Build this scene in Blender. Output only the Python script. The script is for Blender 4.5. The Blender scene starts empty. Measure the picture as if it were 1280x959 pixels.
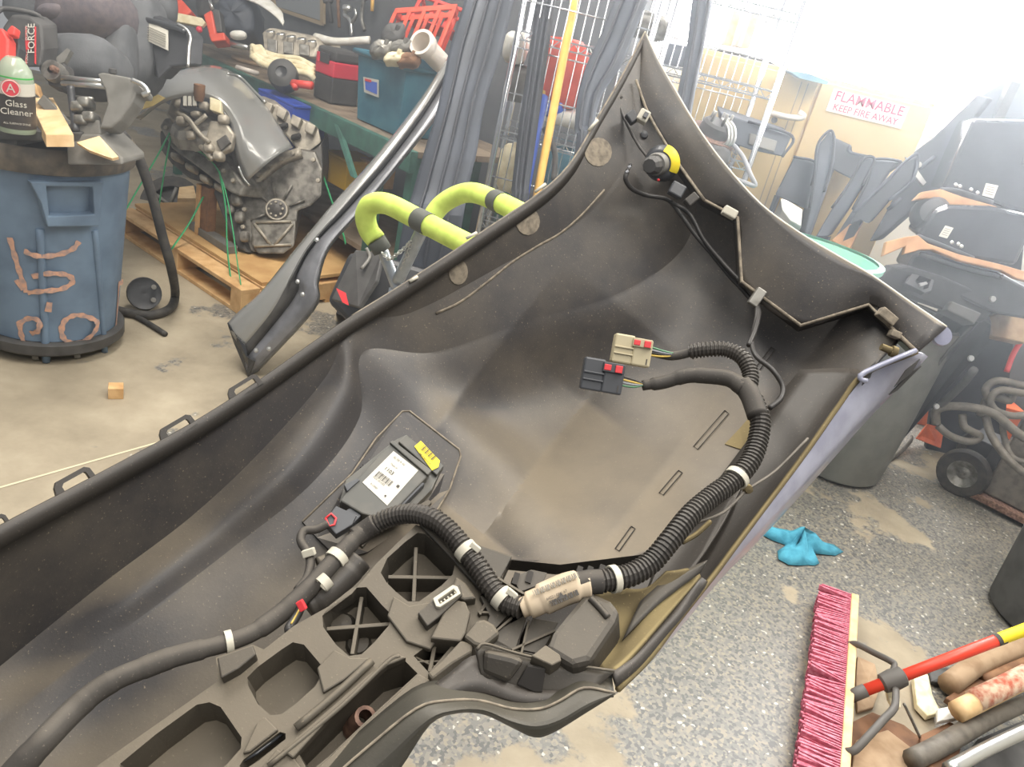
import bpy, bmesh, math, random
from mathutils import Vector, Matrix
from mathutils.geometry import intersect_line_plane
random.seed(7)
S = bpy.context.scene
COL = S.collection
V = Vector
# ---------------------------------------------------------------- camera
FPX = 962.0; CAM = V((0, 0, 1.55)); PITCH = math.radians(25); ROLL = math.radians(13.6)
_F = V((0, math.cos(PITCH), -math.sin(PITCH))); _R0 = V((1, 0, 0)); _U0 = V((0, math.sin(PITCH), math.cos(PITCH)))
_R = _R0*math.cos(ROLL) + _U0*math.sin(ROLL); _U = _U0*math.cos(ROLL) - _R0*math.sin(ROLL)
cd = bpy.data.cameras.new('camera'); cd.sensor_width = 36; cd.lens = FPX/1280*36; cd.clip_start = .02
co = bpy.data.objects.new('camera', cd); COL.objects.link(co); S.camera = co
co.matrix_world = Matrix(((_R.x, _U.x, -_F.x, CAM.x), (_R.y, _U.y, -_F.y, CAM.y), (_R.z, _U.z, -_F.z, CAM.z), (0, 0, 0, 1)))
# ---------------------------------------------------------------- light
w = bpy.data.worlds.new('world'); S.world = w; w.use_nodes = True
w.node_tree.nodes['Background'].inputs[0].default_value = (.93, .96, 1, 1)
w.node_tree.nodes['Background'].inputs[1].default_value = .24
def area(name, loc, target, sx, sy, power, col=(1, 1, 1)):
    l = bpy.data.lights.new(name, 'AREA'); l.shape = 'RECTANGLE'; l.size = sx; l.size_y = sy; l.energy = power; l.color = col
    o = bpy.data.objects.new(name, l); COL.objects.link(o); o.location = loc
    o.rotation_euler = (V(target)-V(loc)).to_track_quat('-Z', 'Y').to_euler()
    return o
area('tube_and_fill_light', (-1.3, 2.4, 3.6), (-1.3, 2.4, 0), .8, 3.0, 110, (1, .95, .87))
area('tube_and_fill_light', (1.7, 2.2, 3.6), (1.7, 2.2, 0), .8, 3.0, 95, (1, .95, .87))
area('tube_and_fill_light', (.35, -.35, 3.3), (.35, -.35, 0), 1.0, 3.0, 52, (1, .95, .88))  # added fill lamp above the camera, brightens the bumper's ledge and floor
area('daylight', (2.0, 4.42, 2.35), (.3, .8, .9), 3.6, 1.5, 95, (.92, .96, 1))
S.view_settings.view_transform = 'Standard'; S.view_settings.look = 'None'
S.view_settings.exposure = .66; S.view_settings.gamma = 1; S.view_settings.use_curve_mapping = False
# ---------------------------------------------------------------- helpers
def ray(x, y): return _F + _R*((x-640)/FPX) - _U*((y-479.5)/FPX)
def P(x, y, d): return CAM + ray(x, y)*d                                   # point at a distance along the view axis
def G(x, y, z=0.0):
    r = ray(x, y); return CAM + r*((z-CAM.z)/r.z)                           # point at a height
def A(x, y, Y):
    r = ray(x, y); return CAM + r*(Y/r.y)                                   # point at a distance into the room
def PL(pts, d=None): return [P(*p) if len(p) == 3 else P(p[0], p[1], d) for p in pts]
class Plane:
    def __init__(s, a, b, c):
        s.o = a; s.n = (b-a).cross(c-a).normalized()
        if s.n.dot(CAM-a) < 0: s.n = -s.n
    def at(s, x, y, h=0):
        q = intersect_line_plane(CAM, CAM+ray(x, y), s.o+s.n*h, s.n); return q
    def pts(s, L, h=0): return [s.at(x, y, h) for x, y in L]
def srgb(c):
    if isinstance(c, str): c = [int(c[i:i+2], 16)/255 for i in (0, 2, 4)]
    return tuple(v/12.92 if v <= .04045 else ((v+.055)/1.055)**2.4 for v in c)
MATS = {}
def mat(name, c, rough=.6, metal=0, c2=None, scale=20, bump=0, spec=.5, detail=4, lo=.4, hi=.65, alpha=1, trans=0, emit=0, coat=0, bscale=None):
    m = bpy.data.materials.new(name); m.use_nodes = True; nt = m.node_tree; b = nt.nodes['Principled BSDF']
    b.inputs['Base Color'].default_value = (*srgb(c), 1); b.inputs['Roughness'].default_value = rough
    b.inputs['Metallic'].default_value = metal; b.inputs['Specular IOR Level'].default_value = spec
    b.inputs['Coat Weight'].default_value = coat; b.inputs['Transmission Weight'].default_value = trans; b.inputs['Alpha'].default_value = alpha
    if emit: b.inputs['Emission Color'].default_value = (*srgb(c), 1); b.inputs['Emission Strength'].default_value = emit
    if c2 or bump:
        tc = nt.nodes.new('ShaderNodeTexCoord')
        n = nt.nodes.new('ShaderNodeTexNoise'); n.inputs['Scale'].default_value = scale; n.inputs['Detail'].default_value = detail
        nt.links.new(tc.outputs['Object'], n.inputs['Vector'])
        if c2:
            r = nt.nodes.new('ShaderNodeValToRGB'); r.color_ramp.elements[0].position = lo; r.color_ramp.elements[1].position = hi
            r.color_ramp.elements[0].color = (*srgb(c), 1); r.color_ramp.elements[1].color = (*srgb(c2), 1)
            nt.links.new(n.outputs['Fac'], r.inputs['Fac']); nt.links.new(r.outputs['Color'], b.inputs['Base Color'])
        if bump:
            n2 = nt.nodes.new('ShaderNodeTexNoise'); n2.inputs['Scale'].default_value = bscale or scale*3; n2.inputs['Detail'].default_value = 3
            nt.links.new(tc.outputs['Object'], n2.inputs['Vector'])
            bp = nt.nodes.new('ShaderNodeBump'); bp.inputs['Strength'].default_value = bump; bp.inputs['Distance'].default_value = .004
            nt.links.new(n2.outputs['Fac'], bp.inputs['Height']); nt.links.new(bp.outputs['Normal'], b.inputs['Normal'])
    MATS[name] = m
    return m
def adopt(o, parent):
    if parent is not None:
        o.parent = parent
        if parent.type == 'EMPTY': o.matrix_parent_inverse = Matrix.Translation(-parent.location)
def obj(name, verts, faces, m, parent=None, smooth=False, bevel=0, solid=0, seg=2):
    me = bpy.data.meshes.new(name); me.from_pydata([tuple(v) for v in verts], [], faces); me.update()
    return link(name, me, m, parent, smooth, bevel, solid, seg)
def link(name, me, m, parent=None, smooth=False, bevel=0, solid=0, seg=2):
    if m is not None: me.materials.append(MATS[m] if isinstance(m, str) else m)
    if smooth: me.polygons.foreach_set('use_smooth', [True]*len(me.polygons))
    o = bpy.data.objects.new(name, me); COL.objects.link(o); adopt(o, parent)
    if solid:
        md = o.modifiers.new('thickness', 'SOLIDIFY'); md.thickness = solid; md.offset = -1
    if bevel:
        md = o.modifiers.new('edge', 'BEVEL'); md.width = bevel; md.segments = seg; md.limit_method = 'ANGLE'; md.angle_limit = math.radians(35)
    return o
def frombm(name, bm, m, parent=None, smooth=False, bevel=0, solid=0):
    me = bpy.data.meshes.new(name); bmesh.ops.recalc_face_normals(bm, faces=bm.faces[:]); bm.to_mesh(me); bm.free()
    return link(name, me, m, parent, smooth, bevel, solid)
def thing(name, loc, label, cat, group=None):
    o = bpy.data.objects.new(name, None); COL.objects.link(o); o.location = loc; o.empty_display_size = .05
    return tag(o, label, cat, group)
def tag(o, label, cat, group=None, kind=None):
    o['label'] = label; o['category'] = cat
    if group: o['group'] = group
    if kind: o['kind'] = kind
    return o
def struct(o, label=None):
    o['kind'] = 'structure'
    if label: o['label'] = label
    return o
def box(name, c, s, m, parent=None, rz=0, rx=0, ry=0, bevel=0, taper=1):
    M = Matrix.Translation(V(c)) @ Matrix.Rotation(rz, 4, 'Z') @ Matrix.Rotation(rx, 4, 'X') @ Matrix.Rotation(ry, 4, 'Y')
    vs = []
    for z in (-1, 1):
        k = taper if z < 0 else 1
        for x, y in ((-1, -1), (1, -1), (1, 1), (-1, 1)): vs.append(M @ V((x*s[0]/2*k, y*s[1]/2*k, z*s[2]/2)))
    return obj(name, vs, [(3, 2, 1, 0), (4, 5, 6, 7), (0, 1, 5, 4), (1, 2, 6, 5), (2, 3, 7, 6), (3, 0, 4, 7)], m, parent, bevel=bevel)
def obox(name, o, ux, uy, uz, m, parent=None, bevel=0):
    """box from a corner and three edge vectors"""
    vs = [o, o+ux, o+ux+uy, o+uy, o+uz, o+ux+uz, o+ux+uy+uz, o+uy+uz]
    fs = [(3, 2, 1, 0), (4, 5, 6, 7), (0, 1, 5, 4), (1, 2, 6, 5), (2, 3, 7, 6), (3, 0, 4, 7)]
    if ux.cross(uy).dot(uz) < 0: fs = [f[::-1] for f in fs]
    return obj(name, vs, fs, m, parent, bevel=bevel)
def catmull(pts, n):
    if len(pts) < 3 or n <= 1: return list(pts)
    out = []
    for i in range(len(pts)-1):
        p0 = pts[i-1] if i else pts[0]*2-pts[1]; p1 = pts[i]; p2 = pts[i+1]; p3 = pts[i+2] if i+2 < len(pts) else pts[-1]*2-pts[-2]
        for k in range(n):
            t = k/n
            out.append(.5*((2*p1) + (p2-p0)*t + (2*p0-5*p1+4*p2-p3)*t*t + (3*p1-p0-3*p2+p3)*t**3))
    out.append(pts[-1]); return out
def resample(pts, step):
    L = [0]
    for a, b in zip(pts, pts[1:]): L.append(L[-1]+(b-a).length)
    n = max(2, int(L[-1]/step)); out = []; j = 0
    for k in range(n+1):
        s = L[-1]*k/n
        while j < len(L)-2 and L[j+1] < s: j += 1
        t = (s-L[j])/max(1e-9, L[j+1]-L[j]); out.append(pts[j].lerp(pts[j+1], min(1, t)))
    return out
def tube(name, pts, r, m, parent=None, seg=10, n=6, rib=None, smooth=True, radii=None, flat=1, closed=False):
    pts = [V(p) for p in pts]
    if closed: pts = pts + [pts[0]]
    c = catmull(pts, n)
    if rib: c = resample(c, rib[0]/4)
    N = len(c); vs = []; fs = []; up = None
    for i, p in enumerate(c):
        t = (c[min(i+1, N-1)]-c[max(i-1, 0)]).normalized()
        if up is None: up = t.orthogonal().normalized()
        up = (up-t*up.dot(t)).normalized(); sd = t.cross(up)
        rr = r if radii is None else radii[0]+(radii[-1]-radii[0])*i/(N-1) if len(radii) == 2 else radii[min(len(radii)-1, round(i*(len(radii)-1)/(N-1)))]
        if rib: rr *= (1+rib[1]) if i % 4 < 2 else (1-rib[1])
        for k in range(seg):
            a = 2*math.pi*k/seg; vs.append(p + up*math.cos(a)*rr*flat + sd*math.sin(a)*rr)
    for i in range(N-1):
        for k in range(seg):
            k2 = (k+1) % seg; fs.append((i*seg+k, i*seg+k2, (i+1)*seg+k2, (i+1)*seg+k))
    fs.append(tuple(range(seg))[::-1]); fs.append(tuple((N-1)*seg+k for k in range(seg)))
    return obj(name, vs, fs, m, parent, smooth=smooth and not rib)
def lathe(name, prof, o, m, parent=None, axis=V((0, 0, 1)), seg=28, smooth=True, a0=0, a1=2*math.pi, solid=0, bevel=0):
    axis = V(axis).normalized(); ux = axis.orthogonal().normalized(); uy = axis.cross(ux); full = abs(a1-a0-2*math.pi) < 1e-6
    ns = seg if full else seg+1; vs = []; fs = []
    for r, z in prof:
        for k in range(ns):
            a = a0+(a1-a0)*k/seg; vs.append(V(o)+axis*z+(ux*math.cos(a)+uy*math.sin(a))*max(r, 1e-5))
    for i in range(len(prof)-1):
        for k in range(seg):
            k2 = (k+1) % ns; fs.append((i*ns+k, i*ns+k2, (i+1)*ns+k2, (i+1)*ns+k))
    ob = obj(name, vs, fs, m, parent, smooth=smooth, solid=solid, bevel=bevel)
    if smooth and not bevel:
        md = ob.modifiers.new('split', 'EDGE_SPLIT'); md.split_angle = math.radians(40)
    return ob
def slab(name, pts, m, parent=None, t=.02, dirv=None, bevel=0, bulge=0, smooth=False):
    """solid plate: an outline with its own thickness, pushed away from the viewer's side"""
    pts = [V(p) for p in pts]; c = sum(pts, V())/len(pts)
    nn = V()
    for a, b in zip(pts, pts[1:]+pts[:1]): nn += (a-c).cross(b-c)
    nn.normalize()
    if nn.dot(CAM-c) < 0: pts = pts[::-1]; nn = -nn
    d = V(dirv) if dirv is not None else -nn*t
    bm = bmesh.new(); f = [bm.verts.new(p) for p in pts]; b = [bm.verts.new(p+d) for p in pts]; n = len(pts)
    if bulge:
        cf = bm.verts.new(c+nn*bulge)
        for i in range(n): bm.faces.new((f[i], f[(i+1) % n], cf))
    else: bm.faces.new(f)
    bm.faces.new(b[::-1])
    for i in range(n): bm.faces.new((f[i], b[i], b[(i+1) % n], f[(i+1) % n]))
    return frombm(name, bm, m, parent, smooth=smooth, bevel=bevel)
def plate(name, outer, holes, pln, m, parent=None, t=.03, bevel=.0012, h=0):
    """moulded plate on a plane with pockets: walls and floors sunk behind the face; depth None = open through"""
    bm = bmesh.new(); n = pln.n; edges = []; loops = []
    for L in [outer]+[q[0] for q in holes]:
        vs = [bm.verts.new(pln.at(x, y, h)) for x, y in L]; loops.append(vs)
        for a, b in zip(vs, vs[1:]+vs[:1]): edges.append(bm.edges.new((a, b)))
    bmesh.ops.triangle_fill(bm, use_beauty=True, use_dissolve=False, edges=edges, normal=n)
    for i, vs in enumerate(loops):
        dep = t if i == 0 else (holes[i-1][1] or t)
        shrink = 1 if i == 0 else .93
        c = sum((v.co for v in vs), V())/len(vs)
        lo = [bm.verts.new(c+(v.co-c)*shrink-n*dep) for v in vs]; k = len(vs)
        for j in range(k): bm.faces.new((vs[j], vs[(j+1) % k], lo[(j+1) % k], lo[j]))
        if i and holes[i-1][1]: bm.faces.new(lo)
    return frombm(name, bm, m, parent, bevel=bevel)
def patch(name, rows, m, parent=None, nu=6, nv=5, solid=.003, smooth=True, crease=(), relief=None):
    """curved sheet through a net of control points; rows listed in crease stay sharp"""
    rows = [catmull(r, nu) for r in rows]; W = len(rows[0]); segs = []; st = 0
    for c in list(crease)+[len(rows)-1]:
        if c > st: segs.append((st, c)); st = c
    grid = None
    for a, b in segs:
        cols = [catmull([rows[i][j] for i in range(a, b+1)], nv) if b-a > 1 else [rows[a][j].lerp(rows[b][j], k/nv) for k in range(nv+1)] for j in range(W)]
        g = [[cols[j][i] for j in range(W)] for i in range(len(cols[0]))]
        grid = g if grid is None else grid+g[1:]
    if relief: grid = [[relief(p) for p in r] for r in grid]
    vs = [p for r in grid for p in r]; H = len(grid); fs = []
    for i in range(H-1):
        for j in range(W-1): fs.append((i*W+j, i*W+j+1, (i+1)*W+j+1, (i+1)*W+j))
    mid = vs[(H//2)*W+W//2]; f = fs[((H-1)//2)*(W-1)+(W-1)//2]
    nn = (vs[f[1]]-vs[f[0]]).cross(vs[f[3]]-vs[f[0]])
    if nn.dot(CAM-mid) < 0: fs = [q[::-1] for q in fs]
    o = obj(name, vs, fs, m, parent, smooth=smooth, solid=solid)
    o.data.set_sharp_from_angle(angle=math.radians(20))
    return o
def text(name, body, o, xd, yd, size, m, parent=None, align='CENTER', ext=.0004, sx=1, bold=0):
    cu = bpy.data.curves.new(name, 'FONT'); cu.body = body; cu.size = size; cu.extrude = ext; cu.align_x = align; cu.align_y = 'CENTER'; cu.resolution_u = 2; cu.offset = bold
    t = bpy.data.objects.new(name, cu); COL.objects.link(t)
    bpy.context.view_layer.update()
    me = bpy.data.meshes.new_from_object(t.evaluated_get(bpy.context.evaluated_depsgraph_get())); bpy.data.objects.remove(t)
    x = V(xd).normalized(); z = x.cross(V(yd)).normalized(); y = z.cross(x)
    me.transform(Matrix(((x.x*sx, y.x, z.x, o[0]), (x.y*sx, y.y, z.y, o[1]), (x.z*sx, y.z, z.z, o[2]), (0, 0, 0, 1))))
    me.materials.clear()
    return link(name, me, m, parent)
def copy_tree(o, parent=None, off=None):
    c = o.copy(); COL.objects.link(c)
    if parent is not None: c.parent = parent
    if off is not None: c.location = o.location+V(off)
    for ch in list(o.children): copy_tree(ch, c)
    return c
# ---------------------------------------------------------------- materials
def floor_mat():
    m = bpy.data.materials.new('worn_flake_floor'); m.use_nodes = True; nt = m.node_tree; L = nt.links.new; b = nt.nodes['Principled BSDF']
    tc = nt.nodes.new('ShaderNodeTexCoord')
    def noise(sc, det, rough=.5):
        n = nt.nodes.new('ShaderNodeTexNoise'); n.inputs['Scale'].default_value = sc; n.inputs['Detail'].default_value = det; n.inputs['Roughness'].default_value = rough
        L(tc.outputs['Object'], n.inputs['Vector']); return n
    def ramp(src, stops):
        r = nt.nodes.new('ShaderNodeValToRGB'); e = r.color_ramp.elements
        e[0].position, e[0].color = stops[0][0], (*srgb(stops[0][1]), 1); e[1].position, e[1].color = stops[-1][0], (*srgb(stops[-1][1]), 1)
        for p, c in stops[1:-1]:
            q = e.new(p); q.color = (*srgb(c), 1)
        L(src, r.inputs['Fac']); return r
    conc = ramp(noise(3.5, 8, .62).outputs['Fac'], [(.3, '857b69'), (.5, '978c78'), (.72, 'a89d88')])
    vo = nt.nodes.new('ShaderNodeTexVoronoi'); vo.inputs['Scale'].default_value = 120; L(tc.outputs['Object'], vo.inputs['Vector'])
    flake = ramp(vo.outputs['Color'], [(.15, '5d5c5a'), (.32, '716f6a'), (.55, '7f7b72'), (.74, '8a8374'), (.9, 'b5b1a7')])
    flake.color_ramp.interpolation = 'CONSTANT'
    sep = nt.nodes.new('ShaderNodeSeparateXYZ'); L(tc.outputs['Object'], sep.inputs[0])
    n = noise(1.9, 7, .58)
    # coat is worn away on the left bay and mostly kept on the right one
    mr = nt.nodes.new('ShaderNodeMapRange'); mr.inputs[1].default_value = -1.6; mr.inputs[2].default_value = 1.0; mr.inputs[3].default_value = -.06; mr.inputs[4].default_value = .105
    L(sep.outputs['X'], mr.inputs[0])
    ad = nt.nodes.new('ShaderNodeMath'); ad.operation = 'ADD'; L(n.outputs['Fac'], ad.inputs[0]); L(mr.outputs[0], ad.inputs[1])
    mk = ramp(ad.outputs[0], [(.52, '000000'), (.545, 'ffffff')])
    grit = noise(60, 3); ad2 = nt.nodes.new('ShaderNodeMath'); ad2.operation = 'MULTIPLY'
    mx = nt.nodes.new('ShaderNodeMix'); mx.data_type = 'RGBA'; L(mk.outputs['Color'], mx.inputs[0]); L(conc.outputs['Color'], mx.inputs[6]); L(flake.outputs['Color'], mx.inputs[7])
    L(mx.outputs[2], b.inputs['Base Color'])
    rr = nt.nodes.new('ShaderNodeMapRange'); rr.inputs[3].default_value = .75; rr.inputs[4].default_value = .42; L(mk.outputs['Color'], rr.inputs[0]); L(rr.outputs[0], b.inputs['Roughness'])
    bp = nt.nodes.new('ShaderNodeBump'); bp.inputs['Strength'].default_value = .25; bp.inputs['Distance'].default_value = .004; L(grit.outputs['Fac'], bp.inputs['Height']); L(bp.outputs['Normal'], b.inputs['Normal'])
    MATS['floor'] = m
floor_mat()
def dusty(name, base, dust, rough=.55, amt=.5, spec=.4):
    """moulded plastic with fine speckle and settled dust, painted paler on up-facing sides for light contrast"""
    m = bpy.data.materials.new(name); m.use_nodes = True; nt = m.node_tree; L = nt.links.new; b = nt.nodes['Principled BSDF']
    tc = nt.nodes.new('ShaderNodeTexCoord')
    n1 = nt.nodes.new('ShaderNodeTexNoise'); n1.inputs['Scale'].default_value = 4; n1.inputs['Detail'].default_value = 7; n1.inputs['Roughness'].default_value = .65
    n2 = nt.nodes.new('ShaderNodeTexNoise'); n2.inputs['Scale'].default_value = 420; n2.inputs['Detail'].default_value = 2
    for n in (n1, n2): L(tc.outputs['Object'], n.inputs['Vector'])
    r1 = nt.nodes.new('ShaderNodeValToRGB'); r1.color_ramp.elements[0].position = .3; r1.color_ramp.elements[1].position = .95
    r1.color_ramp.elements[0].color = (*srgb(base), 1)
    bb, dd = srgb(base), srgb(dust); r1.color_ramp.elements[1].color = (*[x+(y-x)*amt for x, y in zip(bb, dd)], 1)
    ge = nt.nodes.new('ShaderNodeNewGeometry'); sx = nt.nodes.new('ShaderNodeSeparateXYZ'); L(ge.outputs['Normal'], sx.inputs[0])
    mp = nt.nodes.new('ShaderNodeMapRange'); mp.inputs[1].default_value = .76; mp.inputs[2].default_value = 1.0; mp.inputs[3].default_value = -.1; mp.inputs[4].default_value = .42; L(sx.outputs['Z'], mp.inputs[0])  # paler facing up: settled dust that also paints in overhead light
    ad = nt.nodes.new('ShaderNodeMath'); L(n1.outputs['Fac'], ad.inputs[0]); L(mp.outputs[0], ad.inputs[1]); L(ad.outputs[0], r1.inputs['Fac'])
    r2 = nt.nodes.new('ShaderNodeValToRGB'); r2.color_ramp.elements[0].position = .66; r2.color_ramp.elements[1].position = .8
    L(n2.outputs['Fac'], r2.inputs['Fac'])
    mx = nt.nodes.new('ShaderNodeMix'); mx.data_type = 'RGBA'; L(r2.outputs['Color'], mx.inputs[0]); L(r1.outputs['Color'], mx.inputs[6]); mx.inputs[7].default_value = (*dd, 1)
    L(mx.outputs[2], b.inputs['Base Color']); b.inputs['Roughness'].default_value = rough; b.inputs['Specular IOR Level'].default_value = spec
    bp = nt.nodes.new('ShaderNodeBump'); bp.inputs['Strength'].default_value = .12; bp.inputs['Distance'].default_value = .001; L(n2.outputs['Fac'], bp.inputs['Height']); L(bp.outputs['Normal'], b.inputs['Normal'])
    MATS[name] = m
dusty('shell_plastic', '3c3a3a', '857a68', .46, .75)
dusty('shell_edge', '33302d', '6b6258', .5, .25)
dusty('tray_plastic', '46423b', '7d7260', .6, .5)
dusty('tray_dark', '35322e', '6c6354', .55, .4)
dusty('lip_plastic', '3b3933', '625c50', .5, .3)
dusty('tan_dust', '5c523d', '94855f', .9, .7, .2)
dusty('conduit', '3a3734', '6a6358', .5, .35)
dusty('tape', '3b3835', '6b645a', .75, .4)
mat('exterior_paint', '85879a', .35, 0, '9b9daf', 24, coat=.4)
mat('white_clip', 'b9b4a5', .6); mat('barrel_grey', '6e6e68', .6, c2='62625d', scale=12); mat('worn_red', 'cdb299', .8, c2='a9563f', scale=40); mat('label_paper', 'bfae96', .7, c2='b3a289', scale=60); mat('white_label', 'c6c3b8', .6)
mat('ink', '4a4744', .8); mat('ink_light', '8b867c', .8); mat('yellow_sticker', 'e3cc26', .55)
mat('connector_tan', 'b3a88a', .5); mat('connector_black', '44464a', .4); mat('module_black', '4c4c48', .42, c2='57554f', scale=40)
mat('lock_red', 'd2393f', .45); mat('wire_yellow', 'c2a550', .5); mat('wire_grey', '8d8f95', .5); mat('wire_green', '4f7a5c', .5); mat('wire_black', '2f2d2c', .5)
mat('scuff_and_lit_rim', '8b8171', .9, c2='6b6358', scale=120); mat('groove_line', '2c2926', .8); mat('rust_brown', '5c4236', .7, c2='8a6b5a', scale=90)
mat('metal_bright', 'c8c8c4', .3, .9); mat('metal_dull', '93918b', .45, .7, c2='6f6c66', scale=40); mat('chrome', 'd5d8dc', .22, .9)
mat('black_plastic', '2e2f32', .42, c2='3b3c3f', scale=12); mat('black_gloss', '2b2c2f', .18, c2='35373a', scale=8, coat=.4)
mat('black_rubber', '343231', .7, c2='47443f', scale=30); mat('grey_plastic', '76746f', .55, c2='67655f', scale=18); mat('dark_grey', '4b4a49', .6, c2='3c3b3a', scale=15)
mat('bin_blue', '6b8096', .6, c2='5d7085', scale=9, bump=.08); mat('bin_rim', '4b4640', .65, c2='6b6256', scale=25); mat('spray_orange', 'c69a82', .85, c2='a08a84', scale=60)
mat('wood', 'd2ad7c', .7, c2='b98f5f', scale=14, bump=.1); mat('wood_pale', 'e0c296', .7, c2='cba878', scale=16); mat('plywood', 'c9a46f', .75, c2='b38a58', scale=6); mat('wood_dark', '8b6648', .75, c2='6f4f38', scale=18)
mat('engine_cast', '8f8b83', .5, .35, c2='5f5b55', scale=22, bump=.35, bscale=45); mat('engine_dark', '5c5955', .5, .3, c2='474441', scale=18, bump=.35, bscale=40); mat('engine_light', 'b3ab9c', .5, .3, c2='8d867a', scale=26)
mat('strap_green', '2f9c63', .5); mat('graphite_paint', '8b8b88', .25, .15, c2='929290', scale=4, coat=.6); mat('graphite_inner', '84858a', .3, .3, c2='6f7074', scale=12)
mat('navy_trim', '373c45', .6, c2='444a55', scale=5); mat('navy_dark', '2a2d34', .65, c2='363a42', scale=6)
mat('foam_yellow', 'd3e86f', .75, c2='c1d75f', scale=30, bump=.15); mat('foam_band', '4d4f49', .7); mat('galv', 'a9afb5', .35, .7, c2='8f959b', scale=30)
mat('tote_teal', '3a7386', .45, c2='286277', scale=10); mat('red_plastic', 'd8443b', .45); mat('red_case', 'd7324a', .45); mat('orange_red', 'e0553c', .5, c2='d0452f', scale=20)
mat('pvc_white', 'e6ddd2', .4); mat('bench_green', '3f6e62', .55, c2='35594f', scale=14); mat('bench_top', '8d7d6b', .7, c2='6f6253', scale=9)
mat('white_plastic', 'e4e3dd', .5, c2='d3d0c5', scale=20); mat('cream', 'e6dcbc', .6, c2='d1c39c', scale=30); mat('yellow_box', 'd2ab2e', .6); mat('blue_part', '2b4bb0', .5); mat('blue_tube', '3f63c8', .45)
mat('yellow_pole', 'd9a544', .6, c2='e4b659', scale=12); mat('seat_cloth', '6a6264', .95, c2='59545a', scale=40, bump=.3, bscale=300); mat('seat_grey', '5b5d60', .85, c2='4d4f52', scale=18, bump=.2, bscale=200); mat('foam_cream', 'ecd389', .8)
mat('cabinet_tan', 'd9c08a', .5, c2='d0b57d', scale=3); mat('sign_white', 'f0e2d3', .6); mat('sign_red', 'd0305f', .6); mat('cardboard', 'b98d66', .85, c2='a07550', scale=12, bump=.1)
mat('mint', '9fdccb', .5, c2='aee0c6', scale=8); mat('orange_box', 'd2602f', .6, c2='b3491f', scale=10); mat('hose', '6d675e', .6, c2='57524b', scale=30); mat('rag_blue', '4d9db5', .9, c2='3c869e', scale=25, bump=.3)
mat('bristle', 'b3566a', .75, c2='cf7f90', scale=90); mat('broom_red', 'd8402c', .4); mat('broom_bracket', '55514d', .6); mat('paper_brown', 'a58d72', .85, c2='8c7359', scale=14, bump=.25); mat('rust_sheet', '7d5a40', .8, c2='5f4433', scale=14)
mat('wall_white', 'cfccc4', .8, c2='c4c0b6', scale=3); mat('wall_dark', '6a6d70', .8, c2='5d6064', scale=4); mat('pegboard', '8f9498', .8); mat('frame_wood', 'a99677', .7)
mat('liquid_green', '3fae4b', .2); mat('clear_bottle', 'aab5a2', .12, alpha=.75); mat('label_black', '3c3733', .5); mat('emblem_red', 'd23a48', .5); mat('joint', 'c9bfa2', .9)
mat('daylight_pane', 'ffffff', .5, emit=7)
# ---------------------------------------------------------------- setting
struct(obj('floor', [(-6, -2, 0), (6, -2, 0), (6, 8, 0), (-6, 8, 0)], [(0, 1, 2, 3)], 'floor'), 'worn concrete shop floor with speckled grey flake coating')
FL = bpy.data.objects['floor']
a, b = G(-60, 627), G(430, 487); t = (b-a).normalized(); s_ = V((-t.y, t.x, 0))*.004
obj('expansion_joint', [a-s_+V((0, 0, .0015)), b-s_+V((0, 0, .0015)), b+s_+V((0, 0, .0015)), a+s_+V((0, 0, .0015))], [(0, 1, 2, 3)], 'joint', FL)
eb = V((.746, -.666, 0)); nb = V((.666, .746, 0))                       # bench run and its wall
w0 = V((-2.05, 4.84, 0)) + nb*.95
struct(obox('wall_left', w0-eb*4, eb*6.1, nb*.12, V((0, 0, 3.2)), 'wall_dark'), 'grey shop wall behind the green workbench')
struct(obox('wall_back', V((-.35, 4.62, 0)), V((5.2, 0, 0)), V((0, .12, 0)), V((0, 0, 1.45)), 'wall_white'), 'pale shop wall below the bright window')
struct(obox('wall_right', V((4.6, -1, 0)), V((.12, 0, 0)), V((0, 5.7, 0)), V((0, 0, 3.2)), 'wall_white'), 'pale shop wall on the right')
wf = thing('window_1', (2.1, 4.6, 1.45), 'large bright window blown out white by daylight', 'window'); del wf['category']; struct(wf)
for k in range(4):
    obox('pane', V((-.3+k*1.2, 4.64, 1.5)), V((1.15, 0, 0)), V((0, .01, 0)), V((0, 0, 1.6)), 'daylight_pane', wf)
for k in range(5): obox('mullion', V((-.35+k*1.2, 4.6, 1.45)), V((.05, 0, 0)), V((0, .06, 0)), V((0, 0, 1.7)), 'white_plastic', wf)
for z in (1.45, 3.1): obox('window_frame', V((-.35, 4.6, z)), V((4.85, 0, 0)), V((0, .06, 0)), V((0, 0, .05)), 'white_plastic', wf)
# ---------------------------------------------------------------- bumper cover seen from its inside
B = thing('bumper_cover', P(640, 480, .8), 'black car bumper cover with its inner side facing up, on the yellow padded stand', 'bumper')
def gz(x, y, z): return G(x, y, z)
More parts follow.
